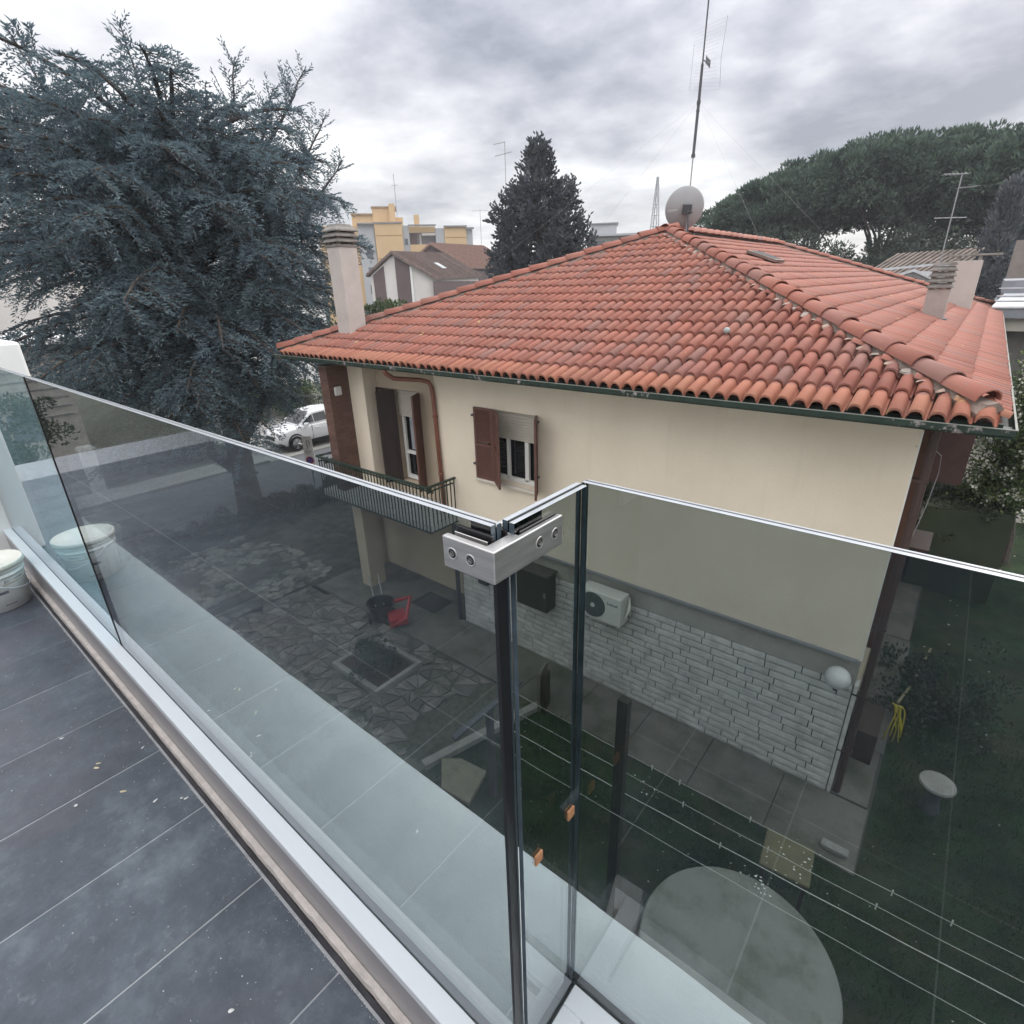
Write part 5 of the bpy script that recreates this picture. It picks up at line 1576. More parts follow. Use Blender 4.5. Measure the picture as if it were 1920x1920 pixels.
# clipped hedge with a wire fence, along the road
C = []; RR = []
for k in range(560):
    y = random.uniform(-3, 27); C.append((-17.15+random.gauss(0, 0.17)+0.12*noise.noise(Vector((y, 0, 0))), y, G+0.12+random.uniform(0, 0.62)+0.10*noise.noise(Vector((y*0.8, 5, 0))))); RR.append(random.uniform(0.15, 0.28))
V, F = clumps(C, RR, 110, (0.05, 0.10), (0.035, 0.06), 0.3, False, 1.0)
hg = thing('hedge', 'low dark clipped hedge running along the road behind the garden', 'hedge')
npmesh('foliage', V, F, HEDGEM, hg)
mb = MB()
for y in np.arange(-3, 27, 0.45): mb.tube([(-17.1, y, G), (-17.15+random.uniform(-.05, .05), y+random.uniform(-.1, .1), G+0.5)], 0.02, 4)
mb.build('stems', BARK, hg)
# ground cover: garden weeds, bed plants, lawn tufts
P = []; n = 16000
P = np.stack([rng.uniform(-17, -4.7, n), rng.uniform(1.0, 6.1, n), np.full(n, G+0.005)], 1)
keep = np.array([noise.noise(Vector((p[0]*0.9, p[1]*0.9, 3))) > 0.05 for p in P]) & ((P[:, 0] < -12.2) | (P[:, 1] < 4.2) | (rng.random(n) < 0.05))
P = P[keep]
P2 = np.stack([rng.uniform(-4.9, 4, 60000), rng.uniform(0.9, 12, 60000), np.full(60000, G+0.005)], 1)
P2 = P2[np.array([noise.noise(Vector((p[0]*0.8, p[1]*0.8, 7))) > -0.22 for p in P2])]
P2 = P2[(P2[:, 1] < 6.2) | (P2[:, 0] > 0.35)]
PP = np.concatenate([P, P2]); D = np.stack([rng.normal(0, 0.35, len(PP)), rng.normal(0, 0.35, len(PP)), np.ones(len(PP))], 1)
V, F = kites(PP, D, rng.uniform(0.04, 0.14, len(PP)), rng.uniform(0.008, 0.018, len(PP)), False)
stuff(npmesh('grass', V, F, m_leaf('grass_blades', (0.022, 0.055, 0.016), (0.035, 0.08, 0.024), (0.06, 0.115, 0.04))))


def bush(x, y, z, rx, rz, n, label, m=SHRUBM, name='shrub', kl=(0.10, 0.2), kw=(0.06, 0.1), group=None, cr=(0.25, 0.45)):
    T = thing(name, label, 'shrub', group, loc=(x, y, z))
    C = []; RR = []
    for k in range(n):
        v = np.array([random.gauss(0, 0.5), random.gauss(0, 0.5), random.uniform(0, 1)])
        C.append((v[0]*rx, v[1]*rx, v[2]*rz)); RR.append(random.uniform(*cr))
    V, F = clumps(C, RR, 90, kl, kw, 0.6, False, 0.9)
    npmesh('foliage', V, F, m, T)
    mb_ = MB()
    for k in range(5): mb_.tube([(0, 0, 0), (random.uniform(-.4, .4)*rx, random.uniform(-.4, .4)*rx, rz*0.8)], [0.04, 0.015], 5)
    mb_.build('stems', BARK, T)
    return T


bush(-18.9, 14.8, -3.2, 1.3, 2.55, 60, 'bushy green tree top showing above the roof edge beside the chimney', kl=(0.12, 0.2))
mb = MB(); mb.tube([(-18.9, 14.8, G), (-18.9, 14.8, -3.2)], [0.14, 0.1], 8); mb.build('trunk', BARK, bpy.data.objects['shrub'])
bpy.data.objects['shrub'].children[-1].location = (18.9, -14.8, 3.2)
for k, (x, y, rx, rz) in enumerate(((-27.5, 2, 1.7, 3.3), (-28.0, 5.8, 1.6, 3.0), (-27.4, 8.6, 1.3, 2.0), (-28, -2, 1.9, 3.4))):
    bush(x, y, G, rx, rz, 120, ('dark shrub beside the white gatepost', 'taller dark shrub behind the pavement', 'low dark shrub near the forecourt', 'wide dark shrub at the left end of the pavement')[k], HEDGEM, group='shrubs across the road')
for k, (x, y, rx, rz) in enumerate(((-31.5, 17.5, 1.5, 2.0), (-29.5, 19.5, 1.5, 2.3), (-27.0, 21.5, 1.5, 2.4), (-33.5, 15.5, 1.5, 2.0))):
    bush(x, y, G, rx, rz, 60, ('light green shrub behind the railing, left of the parked car', 'light green shrub behind the railing above the car bonnet', 'light green shrub behind the railing above the car roof', 'light green shrub farthest left behind the railing')[k], SHRUBM, group='shrubs behind the forecourt railing')
bush(-8.0, 5.15, G+0.06, 0.5, 0.45, 26, 'small dark shrub growing in the kerbed planting bed', HEDGEM, kl=(0.04, 0.09), kw=(0.02, 0.04), cr=(0.1, 0.2))
bush(2.6, 6.9, G, 0.9, 0.9, 30, 'dark green shrub in the lawn near the stone stool', HEDGEM, kl=(0.05, 0.1), kw=(0.03, 0.05), cr=(0.15, 0.3))
bush(0.9, 10.2, G, 0.9, 1.1, 40, 'dark green shrub beside the hose', HEDGEM, kl=(0.05, 0.1), kw=(0.03, 0.05), cr=(0.15, 0.3))


def blossom(bx, by, label, seed, cs):
    T = thing('blossom_tree', label, 'tree')
    tr = MB(); P = []; D = []; FP = []; FD = []
    top = np.array([bx-0.25, by-0.8, G+1.8])
    tr.tube([(bx, by, G-0.1), (bx-0.05, by-0.2, G+0.8), tuple(top)], [0.22, 0.17, 0.14], 10)
    for (cx, cy, cz, rr, n) in cs:
        for k in range(n):
            e = np.array([cx+random.gauss(0, rr*0.5), cy+random.gauss(0, rr*0.5), cz+random.gauss(0, rr*0.42)])
            mid = (top+e)/2+np.array([random.gauss(0, .15), random.gauss(0, .15), 0.3])
            tr.tube([top, mid, e], [0.04, 0.018, 0.006], 4, cap=False)
            q = np.linspace(0.4, 1, 26)[:, None]
            pts = mid*(1-q)+e*q
            P.append(pts+rng.normal(0, 0.10, pts.shape)); D.append(rng.normal(0, 1, pts.shape))
            P.append(pts+rng.normal(0, 0.17, pts.shape)); D.append(rng.normal(0, 1, pts.shape))
            if random.random() < 0.5:
                pts2 = mid*(1-q[8:])+e*q[8:]
                FP.append(pts2+rng.normal(0, 0.055, pts2.shape)); FD.append(rng.normal(0, 1, pts2.shape))
    P = np.concatenate(P); D = np.concatenate(D); FP = np.concatenate(FP); FD = np.concatenate(FD)
    tr.build('trunk', BARK, T, fix=False)
    V, F = kites(P, D, rng.uniform(0.06, 0.12, len(P)), rng.uniform(0.035, 0.06, len(P)), False); npmesh('crown', V, F, BLOSSL, T)
    V, F = kites(FP, FD, 0.065, 0.055, True); npmesh('blossom', V, F, PETAL, T)


blossom(1.75, 18.1, 'tree with white blossom and fresh leaves right of the house gutter', 3,
        [(1.25, 15.6, -3.2, 0.75, 70), (1.5, 15.2, -2.2, 0.7, 60), (0.95, 15.9, -4.4, 0.6, 45), (1.7, 15.8, -4.6, 0.8, 50), (1.35, 16.5, -1.6, 0.6, 40), (0.75, 16.2, -5.0, 0.35, 14)])
bush(2.8, 24, G, 3.0, 3.6, 120, 'dark tree mass behind the blossom tree', HEDGEM, kl=(0.12, 0.2), kw=(0.08, 0.12), cr=(0.4, 0.7))
mb = MB(); mb.box(-0.1, 1.5, 15.2, 17.8, G, -5.0); 
gx = mb.build('hedge_block', HEDGEM); tag(gx, 'square dark green hedge block beside the side path', 'hedge')
C = [(random.uniform(-0.1, 1.5), random.uniform(15.2, 17.8), random.choice((-5.0, -5.0, random.uniform(G, -5)))) for k in range(120)]
V, F = clumps(C, [0.16]*120, 90, (0.05, 0.1), (0.03, 0.05), 0.3); npmesh('foliage', V, F, HEDGEM, gx)
mb = MB(); mb.box(0.37, 3.2, 21.5, 24, G, -4.75); mb.build('x', WHHOUSE); o = bpy.data.objects['x']; o.name = 'garden_shed'; tag(o, 'small pale shed half hidden behind the blossom tree', 'shed')
mb = MB(); mb.box(0.25, 3.3, 21.3, 24.2, -4.749, -4.62); mb.build('roof', GREYSLAB, o)

# ------------------------------------------------------------------ car, sign, fence, gatepost
def car():
    T = thing('parked_car', 'white SUV with black trim parked on the forecourt by the brick fin', 'car', loc=(-25.1, 14.35, G), rz=R(-92)); T.scale = (1.0, 1.02, 1.10)
    # local: x forward, y left ; body cross sections
    S = []
    prof = [(-2.15, 0.55, 0.95, 0.60), (-2.05, 0.32, 1.12, 0.80), (-1.6, 0.25, 1.12, 0.88), (-0.8, 0.25, 1.10, 0.90), (0.3, 0.25, 1.08, 0.90), (1.0, 0.25, 1.05, 0.90), (1.5, 0.25, 1.00, 0.89), (1.95, 0.28, 0.88, 0.82), (2.15, 0.42, 0.74, 0.66)]
    v = []; fc = []; n = 10
    for (x, z0, z1, w) in prof:
        ring = [(w*0.86, z0), (w*0.98, z0+0.12), (w*1.0, z0+(z1-z0)*0.55), (w*0.95, z1-0.06), (w*0.80, z1)]
        ring = ring + [(-a, b) for a, b in reversed(ring)]
        v += [(x, a, b) for a, b in ring]
    for i in range(len(prof)-1):
        for k in range(n): k2 = (k+1) % n; fc.append((i*n+k, i*n+k2, (i+1)*n+k2, (i+1)*n+k))
    fc += [tuple(range(n)), tuple(range(len(v)-1, len(v)-n-1, -1))]
    mb_ = MB(); mb_.add(v, fc); mb_.build('body', CARW, T, 0.05, smooth=True, seg=2)
    gh = [(-1.95, 1.10, 0.78, 1.14, 0.70), (-1.45, 1.08, 0.80, 1.52, 0.62), (-0.5, 1.08, 0.82, 1.60, 0.66), (0.25, 1.06, 0.82, 1.56, 0.64), (1.05, 1.02, 0.80, 1.06, 0.72)]
    v = []; fc = []
    for (x, z0, w0, z1, w1) in gh: v += [(x, w0, z0), (x, w1, z1-0.05), (x, w1*0.85, z1), (x, -w1*0.85, z1), (x, -w1, z1-0.05), (x, -w0, z0)]
    for i in range(len(gh)-1):
        for k in range(5): fc.append((i*6+k, i*6+k+1, (i+1)*6+k+1, (i+1)*6+k))
    mb_ = MB(); mb_.add(v, fc); cb = mb_.build('cabin', CARW, T, smooth=False)
    for sgn in (1, -1):
        for (xa, xb) in ((-1.40, -0.52), (-0.46, 0.20), (0.24, 0.80)):
            def Q(x, t):
                w0 = np.interp(x, [g[0] for g in gh], [g[2] for g in gh]); w1 = np.interp(x, [g[0] for g in gh], [g[4] for g in gh]); z0 = np.interp(x, [g[0] for g in gh], [g[1] for g in gh]); z1 = np.interp(x, [g[0] for g in gh], [g[3]-0.05 for g in gh])
                return (x, sgn*(w0+(w1-w0)*t+0.012), z0+(z1-z0)*t)
            mb_ = MB(); mb_.add([Q(xa, 0.1), Q(xb, 0.1), Q(xb, 0.86), Q(xa, 0.86)], [(0, 1, 2, 3)]); mb_.build('side_window', CARGL, T)
        for wx in (-1.35, 1.32):
            wheel = MB(); Mw = Matrix.Translation((wx, sgn*0.80, 0.34)) @ Matrix.Rotation(R(90), 4, 'X')
            wheel.lathe([(0.22, -0.11), (0.32, -0.11), (0.345, -0.08), (0.345, 0.08), (0.32, 0.11), (0.22, 0.11)], 28, M=Mw)
            w_ = wheel.build('wheel', BLACKR, T, smooth=True)
            rm = MB(); rm.lathe([(0.235, -0.11), (0.225, -0.06), (0.225, 0.06), (0.235, 0.11)], 28, M=Mw)
            for a in range(10):
                t = a*math.pi/5+(0.12 if a % 2 else -0.12); c0_, s0_ = math.cos(t), math.sin(t)
                rm.tube([Mw @ Vector((0.04*c0_, 0.04*s0_, -0.1*sgn)), Mw @ Vector((0.23*math.cos(t+(0.1 if a % 2 else -0.1)), 0.23*math.sin(t+(0.1 if a % 2 else -0.1)), -0.105*sgn))], 0.016, 5)
            rm.build('rim', ALLOY, w_)
            ar = MB()
            ar.tube([(wx+0.40*math.cos(t), sgn*0.885, 0.34+0.40*math.sin(t)) for t in np.linspace(-0.15, math.pi+0.15, 14)], 0.035, 6); ar.build('wheel_arch', CARBLK, T)
        hl = MB(); hl.box(1.80, 2.08, sgn*0.60-0.16, sgn*0.60+0.16, 0.70, 0.84); hl.build('headlight', mat('headlight_lens', (0.25, 0.27, 0.3), 0.1, spec=0.8), T, 0.04)
        mr = MB(); mr.box(0.62, 0.80, sgn*0.94-0.09, sgn*0.94+0.09, 1.02, 1.16); mr.build('mirror', CARW, T, 0.03)
        sl = MB(); sl.box(-1.0, 1.0, sgn*0.87-0.04, sgn*0.87+0.045, 0.24, 0.40); sl.build('sill', CARBLK, T, 0.02)
        dh = MB()
        for hx in (-0.75, 0.05): dh.box(hx, hx+0.16, sgn*0.90-0.02, sgn*0.90+0.03, 0.86, 0.89)
        dh.build('door_handle', CARW, T, 0.008)
        dl = MB()
        for hx in (-0.48, 0.42): dl.box(hx, hx+0.012, sgn*0.893-0.01, sgn*0.893+0.012, 0.42, 1.04)
        dl.build('door_gap', CARBLK, T)
    def G2(x, t, w): return (x, w, t)
    mb_ = MB(); mb_.add([(0.98, 0.66, 1.10), (0.98, -0.66, 1.10), (0.34, -0.56, 1.535), (0.34, 0.56, 1.535)], [(0, 1, 2, 3)]); o_ = mb_.build('windscreen', CARGL, T); o_.location = (0.03, 0, 0.025)
    mb_ = MB(); mb_.box(1.85, 2.14, -0.78, 0.78, 0.24, 0.42); mb_.build('lower_bumper', CARBLK, T, 0.04)
    mb_ = MB(); mb_.box(2.04, 2.17, -0.40, 0.40, 0.52, 0.70); mb_.build('grille', CARBLK, T, 0.02)
    mb_ = MB(); mb_.box(2.13, 2.175, -0.26, 0.26, 0.42, 0.52); mb_.build('number_plate', WHITEPVC, T, 0.005)


car()
sg = thing('gate_sign', 'tall white no parking sign board standing by the balcony end', 'sign', loc=(-19.3, 10.75, G), rz=R(38))
mb = MB(); mb.box(-0.19, 0.19, 0, 0.03, 0.55, 1.95); mb.build('board', mat('sign_board_white', (0.60, 0.58, 0.56), 0.6, 0.1, 5), sg, 0.004)
mb = MB(); mb.box(-0.03, 0.03, 0.03, 0.09, 0, 1.9); mb.build('post', METAL, sg)
mb = MB(); mb.tube([(0.02+0.07*math.cos(t)*(1-t*0.08), -0.006, 1.66+0.12*math.sin(t)) for t in np.linspace(-0.4, 4.6, 16)]+[(-0.05, -0.006, 1.42)], 0.012, 5)
for k, z in enumerate((1.34, 1.29, 1.23)): mb.box(-0.13, 0.13-0.04*k, -0.004, 0.001, z, z+0.018)
mb.build('printed_mark', INK, sg)
Mk = Matrix.Translation((0, -0.004, 0.98)) @ Matrix.Rotation(R(90), 4, 'X')
mb = MB(); mb.lathe([(0.001, 0.002), (0.13, 0.002)], 24, M=Mk); mb.build('no_parking_disc', mat('sign_blue', (0.02, 0.05, 0.22), 0.5), sg)
mb = MB(); mb.lathe([(0.12, 0.004), (0.155, 0.004)], 28, M=Mk); mb.box(-0.015, 0.015, -0.008, -0.005, -0.13, 0.13, M=Matrix.Translation((0, 0, 0.98)) @ Matrix.Rotation(R(-45), 4, 'Y')); mb.build('no_parking_ring', mat('sign_red', (0.35, 0.02, 0.02), 0.5), sg)

fn = thing('iron_railing', 'dark iron railing behind the parked car', 'fence')
mb = MB(); A0 = Vector((-35, 14.6, G)); A1 = Vector((-25.5, 20.2, G))
for z in (0.35, 1.35): mb.tube([A0+Vector((0, 0, z)), A1+Vector((0, 0, z))], 0.025, 5)
mb.build('rail', DKMETAL, fn)
pm2 = bpy.data.meshes.new('bar'); t_ = MB(); t_.box(-0.012, 0.012, -0.012, 0.012, 0.3, 1.45); pm2.from_pydata(t_.v, [], t_.f); pm2.materials.append(DKMETAL)
for k in range(76): link('bar', pm2, fn, loc=A0.lerp(A1, k/75))
mb = MB(); mb.box(-35.2, -25.4, 0, 0.2, 0, 0.3); w_ = mb.build('low_wall', CONC, fn); w_.matrix_local = Matrix.Translation(A0) @ Matrix.Rotation(math.atan2(5.6, 9.5), 4, 'Z') @ Matrix.Translation((35.2, -0.1, 0)) 
gp = thing('gatepost', 'white gatepost with a pale cap across the road', 'post', loc=(-25.6, 5.15, G))
mb = MB(); mb.box(-0.22, 0.22, -0.22, 0.22, 0, 1.75); mb.build('shaft', WHITEW, gp, 0.01)
mb = MB(); frustum(mb, 0, 0, 0.30, 0.22, 1.751, 1.86); mb.build('cap', WHITEW, gp)
mb = MB(); mb.box(-26.1, -26.0, 11.0, -5 if False else 4.0, G, G+0.9) if False else mb.box(-25.75, -25.6, -8, 4.9, G, G+0.55); lw = mb.build('garden_wall', CONC); tag(lw, 'low grey garden wall running from the gatepost', 'wall')

# ------------------------------------------------------------------ buildings
def poly_obj(name, pts, faces, m, parent=None, mi=None):
    mb_ = MB(); mb_.add(pts, faces); return mb_.build(name, m, parent)


def apartment():
    B = thing('apartment_block', 'ochre and grey apartment block with a stepped roof far behind the chimney', 'building', loc=(-86.0, 60.3, 0), rz=math.atan2(14.1, 11.95))
    def bx(name, x0, x1, y0, y1, z0, z1, m):
        mb_ = MB(); mb_.box(x0, x1, y0, y1, z0, z1); return mb_.build(name, m, B)
    H = lambda y: 10.1-(y-419)*0.103
    X = lambda px: (px-635)*0.101
    bx('wall', X(600), X(664), 0.3, 9, G, H(421), YEL)
    bx('stair_tower', X(664), X(690), 0.0, 9, G, H(420), YGREY)
    bx('wall', X(691), X(736), -0.5, 9, G, H(419), YEL)
    bx('grey_return', X(736.2), X(747), 0.2, 9, G, H(421.5), YGREY)
    bx('upper_wall', X(747), X(791), 0.4, 0.8, H(432), H(423), YEL)
    bx('balcony_front', X(747), X(791), 0.0, 0.3, H(464), H(450), YEL)
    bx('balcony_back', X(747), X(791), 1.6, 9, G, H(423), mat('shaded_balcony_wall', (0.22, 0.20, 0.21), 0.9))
    bx('balcony_front', X(747), X(791), 0.0, 0.3, H(490), H(474), YEL)
    bx('awning', X(768), X(791), 0.3, 1.2, H(436.5), H(433), WHHOUSE)
    bx('shutter', X(764), X(767), 1.5, 1.59, H(450), H(434), WHHOUSE)
    bx('shutter', X(749), X(760), 1.5, 1.59, H(450), H(433), mat('far_shutter_brown', (0.16, 0.10, 0.09), 0.8))
    bx('grey_return', X(791.2), X(806), 0.2, 9, G, H(426), YGREY)
    bx('wall', X(806.2), X(843), -0.3, 9, G, H(425), YEL)
    bx('grey_return', X(843.2), X(854), 0.1, 9, G, H(428), YGREY)
    bx('roof_room', X(655), X(689), 2.0, 7, H(421), H(404), YEL)
    bx('roof_room', X(689.2), X(727), 1.8, 7, H(420), H(394), YEL)
    bx('roof_room', X(727.2), X(739), 1.9, 7, H(420), H(408), YEL)
    bx('chimney', X(717), X(727), 1.0, 1.79, H(420), H(389), YEL)
    bx('chimney', X(757), X(766), 1.2, 2.1, H(424), H(405), YEL)
    for (a, b, z) in ((691, 736, 419), (806, 843, 425), (747, 791, 423), (664, 690, 420), (843, 855, 428)): bx('cornice', X(a)-0.1, X(b)+0.1, -0.65, 0.0, H(z)+0.001, H(z)+0.22, GREYSLAB)
    for (a, b) in ((689, 728), (655, 689)): bx('cornice', X(a)-0.1, X(b)+0.1, 1.6, 7.2, H(394 if a == 689 else 404)+0.001, H(394 if a == 689 else 404)+0.2, mat('tan_cornice', (0.34, 0.24, 0.15), 0.9))
    for z in (437, 471, 500): bx('joint', X(692), X(735), -0.53, -0.501, H(z), H(z)+0.12, mat('ochre_joint', (0.36, 0.22, 0.10), 0.9))
    for z in (441,): bx('joint', X(807), X(842), -0.33, -0.301, H(z), H(z)+0.12, MATS['ochre_joint'])
    for k in range(4): bx('window', X(674), X(684), -0.06, -0.001, H(470+k*27), H(456+k*27), mat('far_window', (0.10, 0.11, 0.13), 0.3, spec=0.6))
    for k in range(3): bx('window', X(739), X(744), 0.12, 0.199, H(450+k*26), H(441+k*26), MATS['far_window'])


apartment()


def gable_house(name, label, a, m_roof):
    # a: dict with L, A(apex), Rr eave points of the gable, vector v along the ridge
    L_, A_, Q_, v = Vector(a['L']), Vector(a['A']), Vector(a['R']), Vector(a['v'])
    B = thing(name, label, 'house')
    gb = lambda p: Vector((p.x, p.y, G))
    out = (v.normalized())*0.5
    ins = lambda p: p + (A_-p)*0.06
    Li, Qi = ins(L_), ins(Q_); Ai = A_-Vector((0, 0, 0.25))
    Li.z -= 0.25; Qi.z -= 0.25
    f0 = [gb(Li), gb(Qi), Qi, Ai, Li]; n = 5
    vv = [p+out for p in f0]+[p+v-out for p in f0]
    poly_obj('wall', [tuple(p) for p in vv], [(0, 1, 2, 3, 4), (9, 8, 7, 6, 5)]+[(k, 5+k, 5+(k+1) % 5, (k+1) % 5) for k in range(5)], a['m'], B)
    th_ = Vector((0, 0, 0.22))
    for (e, nm) in ((L_, 'roof'), (Q_, 'roof')):
        p4 = [e, A_, A_+v, e+v]
        ro = poly_obj(nm, [tuple(p) for p in p4]+[tuple(p-th_) for p in p4], [(0, 1, 2, 3), (7, 6, 5, 4)]+[(k, (k+1) % 4, 4+(k+1) % 4, 4+k) for k in range(4)], m_roof, B)
        # tile rows as real ribs
        rb = MB(); nr = a.get('ribs', 30)
        nv = (A_-e).cross(v).normalized(); nv = nv if nv.z > 0 else -nv
        for k in range(nr):
            t = (k+0.5)/nr
            p0 = e+v*t+nv*0.03; p1 = A_+v*t+nv*0.03
            rb.tube([p0, p1], 0.085, 4, cap=False)
        if nr: stuff(rb.build('tile_rows', m_roof, ro, fix=False))
    return B, (L_, A_, Q_, v, out)


B1, (Lg, Ag, Qg, vg, og) = gable_house('gabled_house', 'brown and white gabled house with a dark tiled roof behind the chimney', dict(L=(-48.3, 36.2, 1.37), A=(-46.5, 38.15, 3.4), R=(-43.7, 41.2, 0.95), v=(-3.4, 10.8, 0.25), m=WHHOUSE, ribs=34), ROOFDK)
gd = (Vector((-43.7, 41.2, 0))-Vector((-48.3, 36.2, 0))); gl_ = gd.length; gd.normalize(); nrm_g = Vector((gd.y, -gd.x, 0))
gv = vg.copy(); gv.z = 0


def on_gable(t0, t1, name, m, off=0.03):
    def ztop(t):
        ta = 0.39
        return (1.37+(3.4-1.37)*t/ta if t < ta else 3.4+(0.95-3.4)*(t-ta)/(1-ta))-0.42
    P_ = []
    for (t, zt_) in ((t0, G), (t1, G), (t1, ztop(t1)), ((t0+t1)/2, ztop((t0+t1)/2)), (t0, ztop(t0))):
        p = Vector((-48.3, 36.2, 0))+gd*gl_*t+og-gv.normalized()*off; P_.append((p.x, p.y, zt_))
    Pb = [(x-gv.normalized().x*0.06, y-gv.normalized().y*0.06, z) for x, y, z in P_]
    poly_obj(name, Pb+P_, [(0, 1, 2, 3, 4), (9, 8, 7, 6, 5)]+[(k, (k+1) % 5, 5+(k+1) % 5, 5+k) for k in range(5)], m, B1)


on_gable(0.07, 0.23, 'brown_panel', BRHOUSE); on_gable(0.40, 0.60, 'brown_panel', BRHOUSE); on_gable(0.61, 0.64, 'white_pilaster', WHITEW, 0.06)
# brown long wall facing the red roof, skylight
p0 = Vector((-43.85, 41.0, 0)); q0 = p0+gv*0.97; off = Vector((gv.y, -gv.x, 0)).normalized()*0.06
poly_obj('brown_side', [(p0.x+off.x, p0.y+off.y, G), (q0.x+off.x, q0.y+off.y, G), (q0.x+off.x, q0.y+off.y, 0.6), (p0.x+off.x, p0.y+off.y, 0.6), (p0.x, p0.y, G), (q0.x, q0.y, G), (q0.x, q0.y, 0.6), (p0.x, p0.y, 0.6)], [(0, 1, 2, 3), (7, 6, 5, 4), (0, 3, 7, 4), (1, 5, 6, 2), (3, 2, 6, 7)], BRHOUSE, B1)
nvr = (Ag-Qg).cross(vg).normalized(); nvr = nvr if nvr.z > 0 else -nvr
c_ = Qg+(Ag-Qg)*0.42+vg*0.42+nvr*0.14
du, dv_ = (Ag-Qg).normalized()*0.55, vg.normalized()*0.45
poly_obj('skylight', [tuple(c_-du-dv_), tuple(c_+du-dv_), tuple(c_+du+dv_), tuple(c_-du+dv_)]+[tuple(p-nvr*0.12) for p in (c_-du-dv_, c_+du-dv_, c_+du+dv_, c_-du+dv_)], [(0, 1, 2, 3), (7, 6, 5, 4)]+[(k, (k+1) % 4, 4+(k+1) % 4, 4+k) for k in range(4)], mat('roof_window_pane', (0.36, 0.38, 0.40), 0.2), B1)
gable_house('tiled_house', 'long house with a pale brown tiled roof behind the gabled house', dict(L=(-57.0, 49.5, 3.0), A=(-54.8, 51.2, 5.1), R=(-51.3, 54.8, 2.3), v=(-2.4, 12.5, 0.2), m=BRHOUSE, ribs=36), mat('paler_roof_tile', (0.24, 0.15, 0.12), 0.9, 0.25, 3))

# flat building behind the conifer
fb = thing('flat_roof_block', 'low grey flat roofed block beyond the conifer', 'building', loc=(-42.5, 68, 0), rz=math.atan2(0.52, 0.85))
for (nm, a, m_) in (('lower_wall', (0, 16, 0, 8, G, 5.6), mat('far_grey_wall', (0.26, 0.25, 0.24), 0.9)), ('upper_room', (0.2, 3.6, 1, 5, 5.6, 7.1), YGREY), ('cornice', (-0.3, 16.3, -0.4, 8.3, 5.6, 5.85), YGREY), ('room_cap', (0, 3.8, 0.8, 5.2, 7.1, 7.25), GREYSLAB)):
    mb = MB(); mb.box(*a); mb.build(nm, m_, fb)
for k in range(7): mb = MB(); mb.box(0.8+k*2.1, 2.1+k*2.1, -0.05, 0, 3.9, 5.1); mb.build('window', MATS['far_window'], fb)

# white gabled canopy house and tiled roofs right of the hip
B2, _ = gable_house('white_gabled_house', 'white gabled house with thin metal roof edges behind the right hip', dict(L=(-4.95, 33.7, -0.48), A=(-3.1, 33.9, 0.12), R=(-0.9, 34.1, -0.95), v=(0.3, 9, 0.0), m=WHHOUSE, ribs=0), GREYSLAB)
mb = MB()
for x in (-4.2, -3.5, -2.8, -2.1): mb.box(x, x+0.03, 34.28, 34.36, G, -0.5 if x < -2.5 else -0.8)
mb.build('panel_joint', GREYSLAB, B2)
mb = MB(); mb.tube([(-4.95, 33.68, -0.44), (-3.1, 33.88, 0.16), (-0.9, 34.08, -0.91)], 0.09, 4); mb.tube([(-5.6, 36.5, 0.20), (-2.5, 37.0, 0.42), (-1.3, 36.2, 0.1)], 0.07, 4); mb.build('metal_edge', mat('pale_metal_edge', (0.52, 0.53, 0.55), 0.4), B2)
gable_house('clay_roof_house', 'house with a worn clay tile roof under the dark trees', dict(L=(-7.2, 41.5, -0.6), A=(-5.2, 44.5, 1.15), R=(-3.4, 47, -0.6), v=(6.0, -1.5, 0.1), m=WHHOUSE, ribs=20), mat('clay_far_tile', (0.20, 0.165, 0.145), 0.9, 0.4, 2))
gh_ = thing('grey_roofed_house', 'flat house with stepped grey metal roof edges at the right edge', 'house', loc=(0.15, 25.6, 0))
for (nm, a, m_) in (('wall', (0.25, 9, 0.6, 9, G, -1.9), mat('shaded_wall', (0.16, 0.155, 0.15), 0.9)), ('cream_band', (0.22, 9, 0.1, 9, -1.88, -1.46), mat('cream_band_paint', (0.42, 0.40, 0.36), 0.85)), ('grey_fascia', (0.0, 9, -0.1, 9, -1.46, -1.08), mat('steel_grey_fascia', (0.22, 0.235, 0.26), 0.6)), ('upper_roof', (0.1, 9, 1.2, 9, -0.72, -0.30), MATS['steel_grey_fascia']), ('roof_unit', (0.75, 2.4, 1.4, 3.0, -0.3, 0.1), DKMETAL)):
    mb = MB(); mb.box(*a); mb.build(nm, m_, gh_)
mb = MB(); mb.add([(-0.05, -0.15, -1.08), (9, -0.15, -1.08), (9, 1.25, -0.70), (0.2, 1.25, -0.70), (-0.05, -0.15, -1.14), (9, -0.15, -1.14), (9, 1.25, -0.76), (0.2, 1.25, -0.76)], [(0, 1, 2, 3), (7, 6, 5, 4), (0, 4, 5, 1), (1, 5, 6, 2), (2, 6, 7, 3), (3, 7, 4, 0)]); mb.build('sloping_roof', mat('white_roof_panel', (0.60, 0.62, 0.64), 0.5), gh_)
for z in (-0.94, -0.80, -0.55): mb = MB(); mb.box(0.0, 9, 0.3 if z < -0.9 else 0.8, 0.9, z, z+0.03); mb.build('roof_seam', mat('pale_metal_edge', (0.52, 0.53, 0.55), 0.4), gh_)
mb = MB(); mb.box(0.35, 1.2, 36, 38, G, 1.3); o = mb.build('tall_wall', mat('brown_grey_wall', (0.23, 0.20, 0.18), 0.9)); o.name = 'pale_house_wall'; tag(o, 'blank brownish house wall rising at the right edge', 'building')

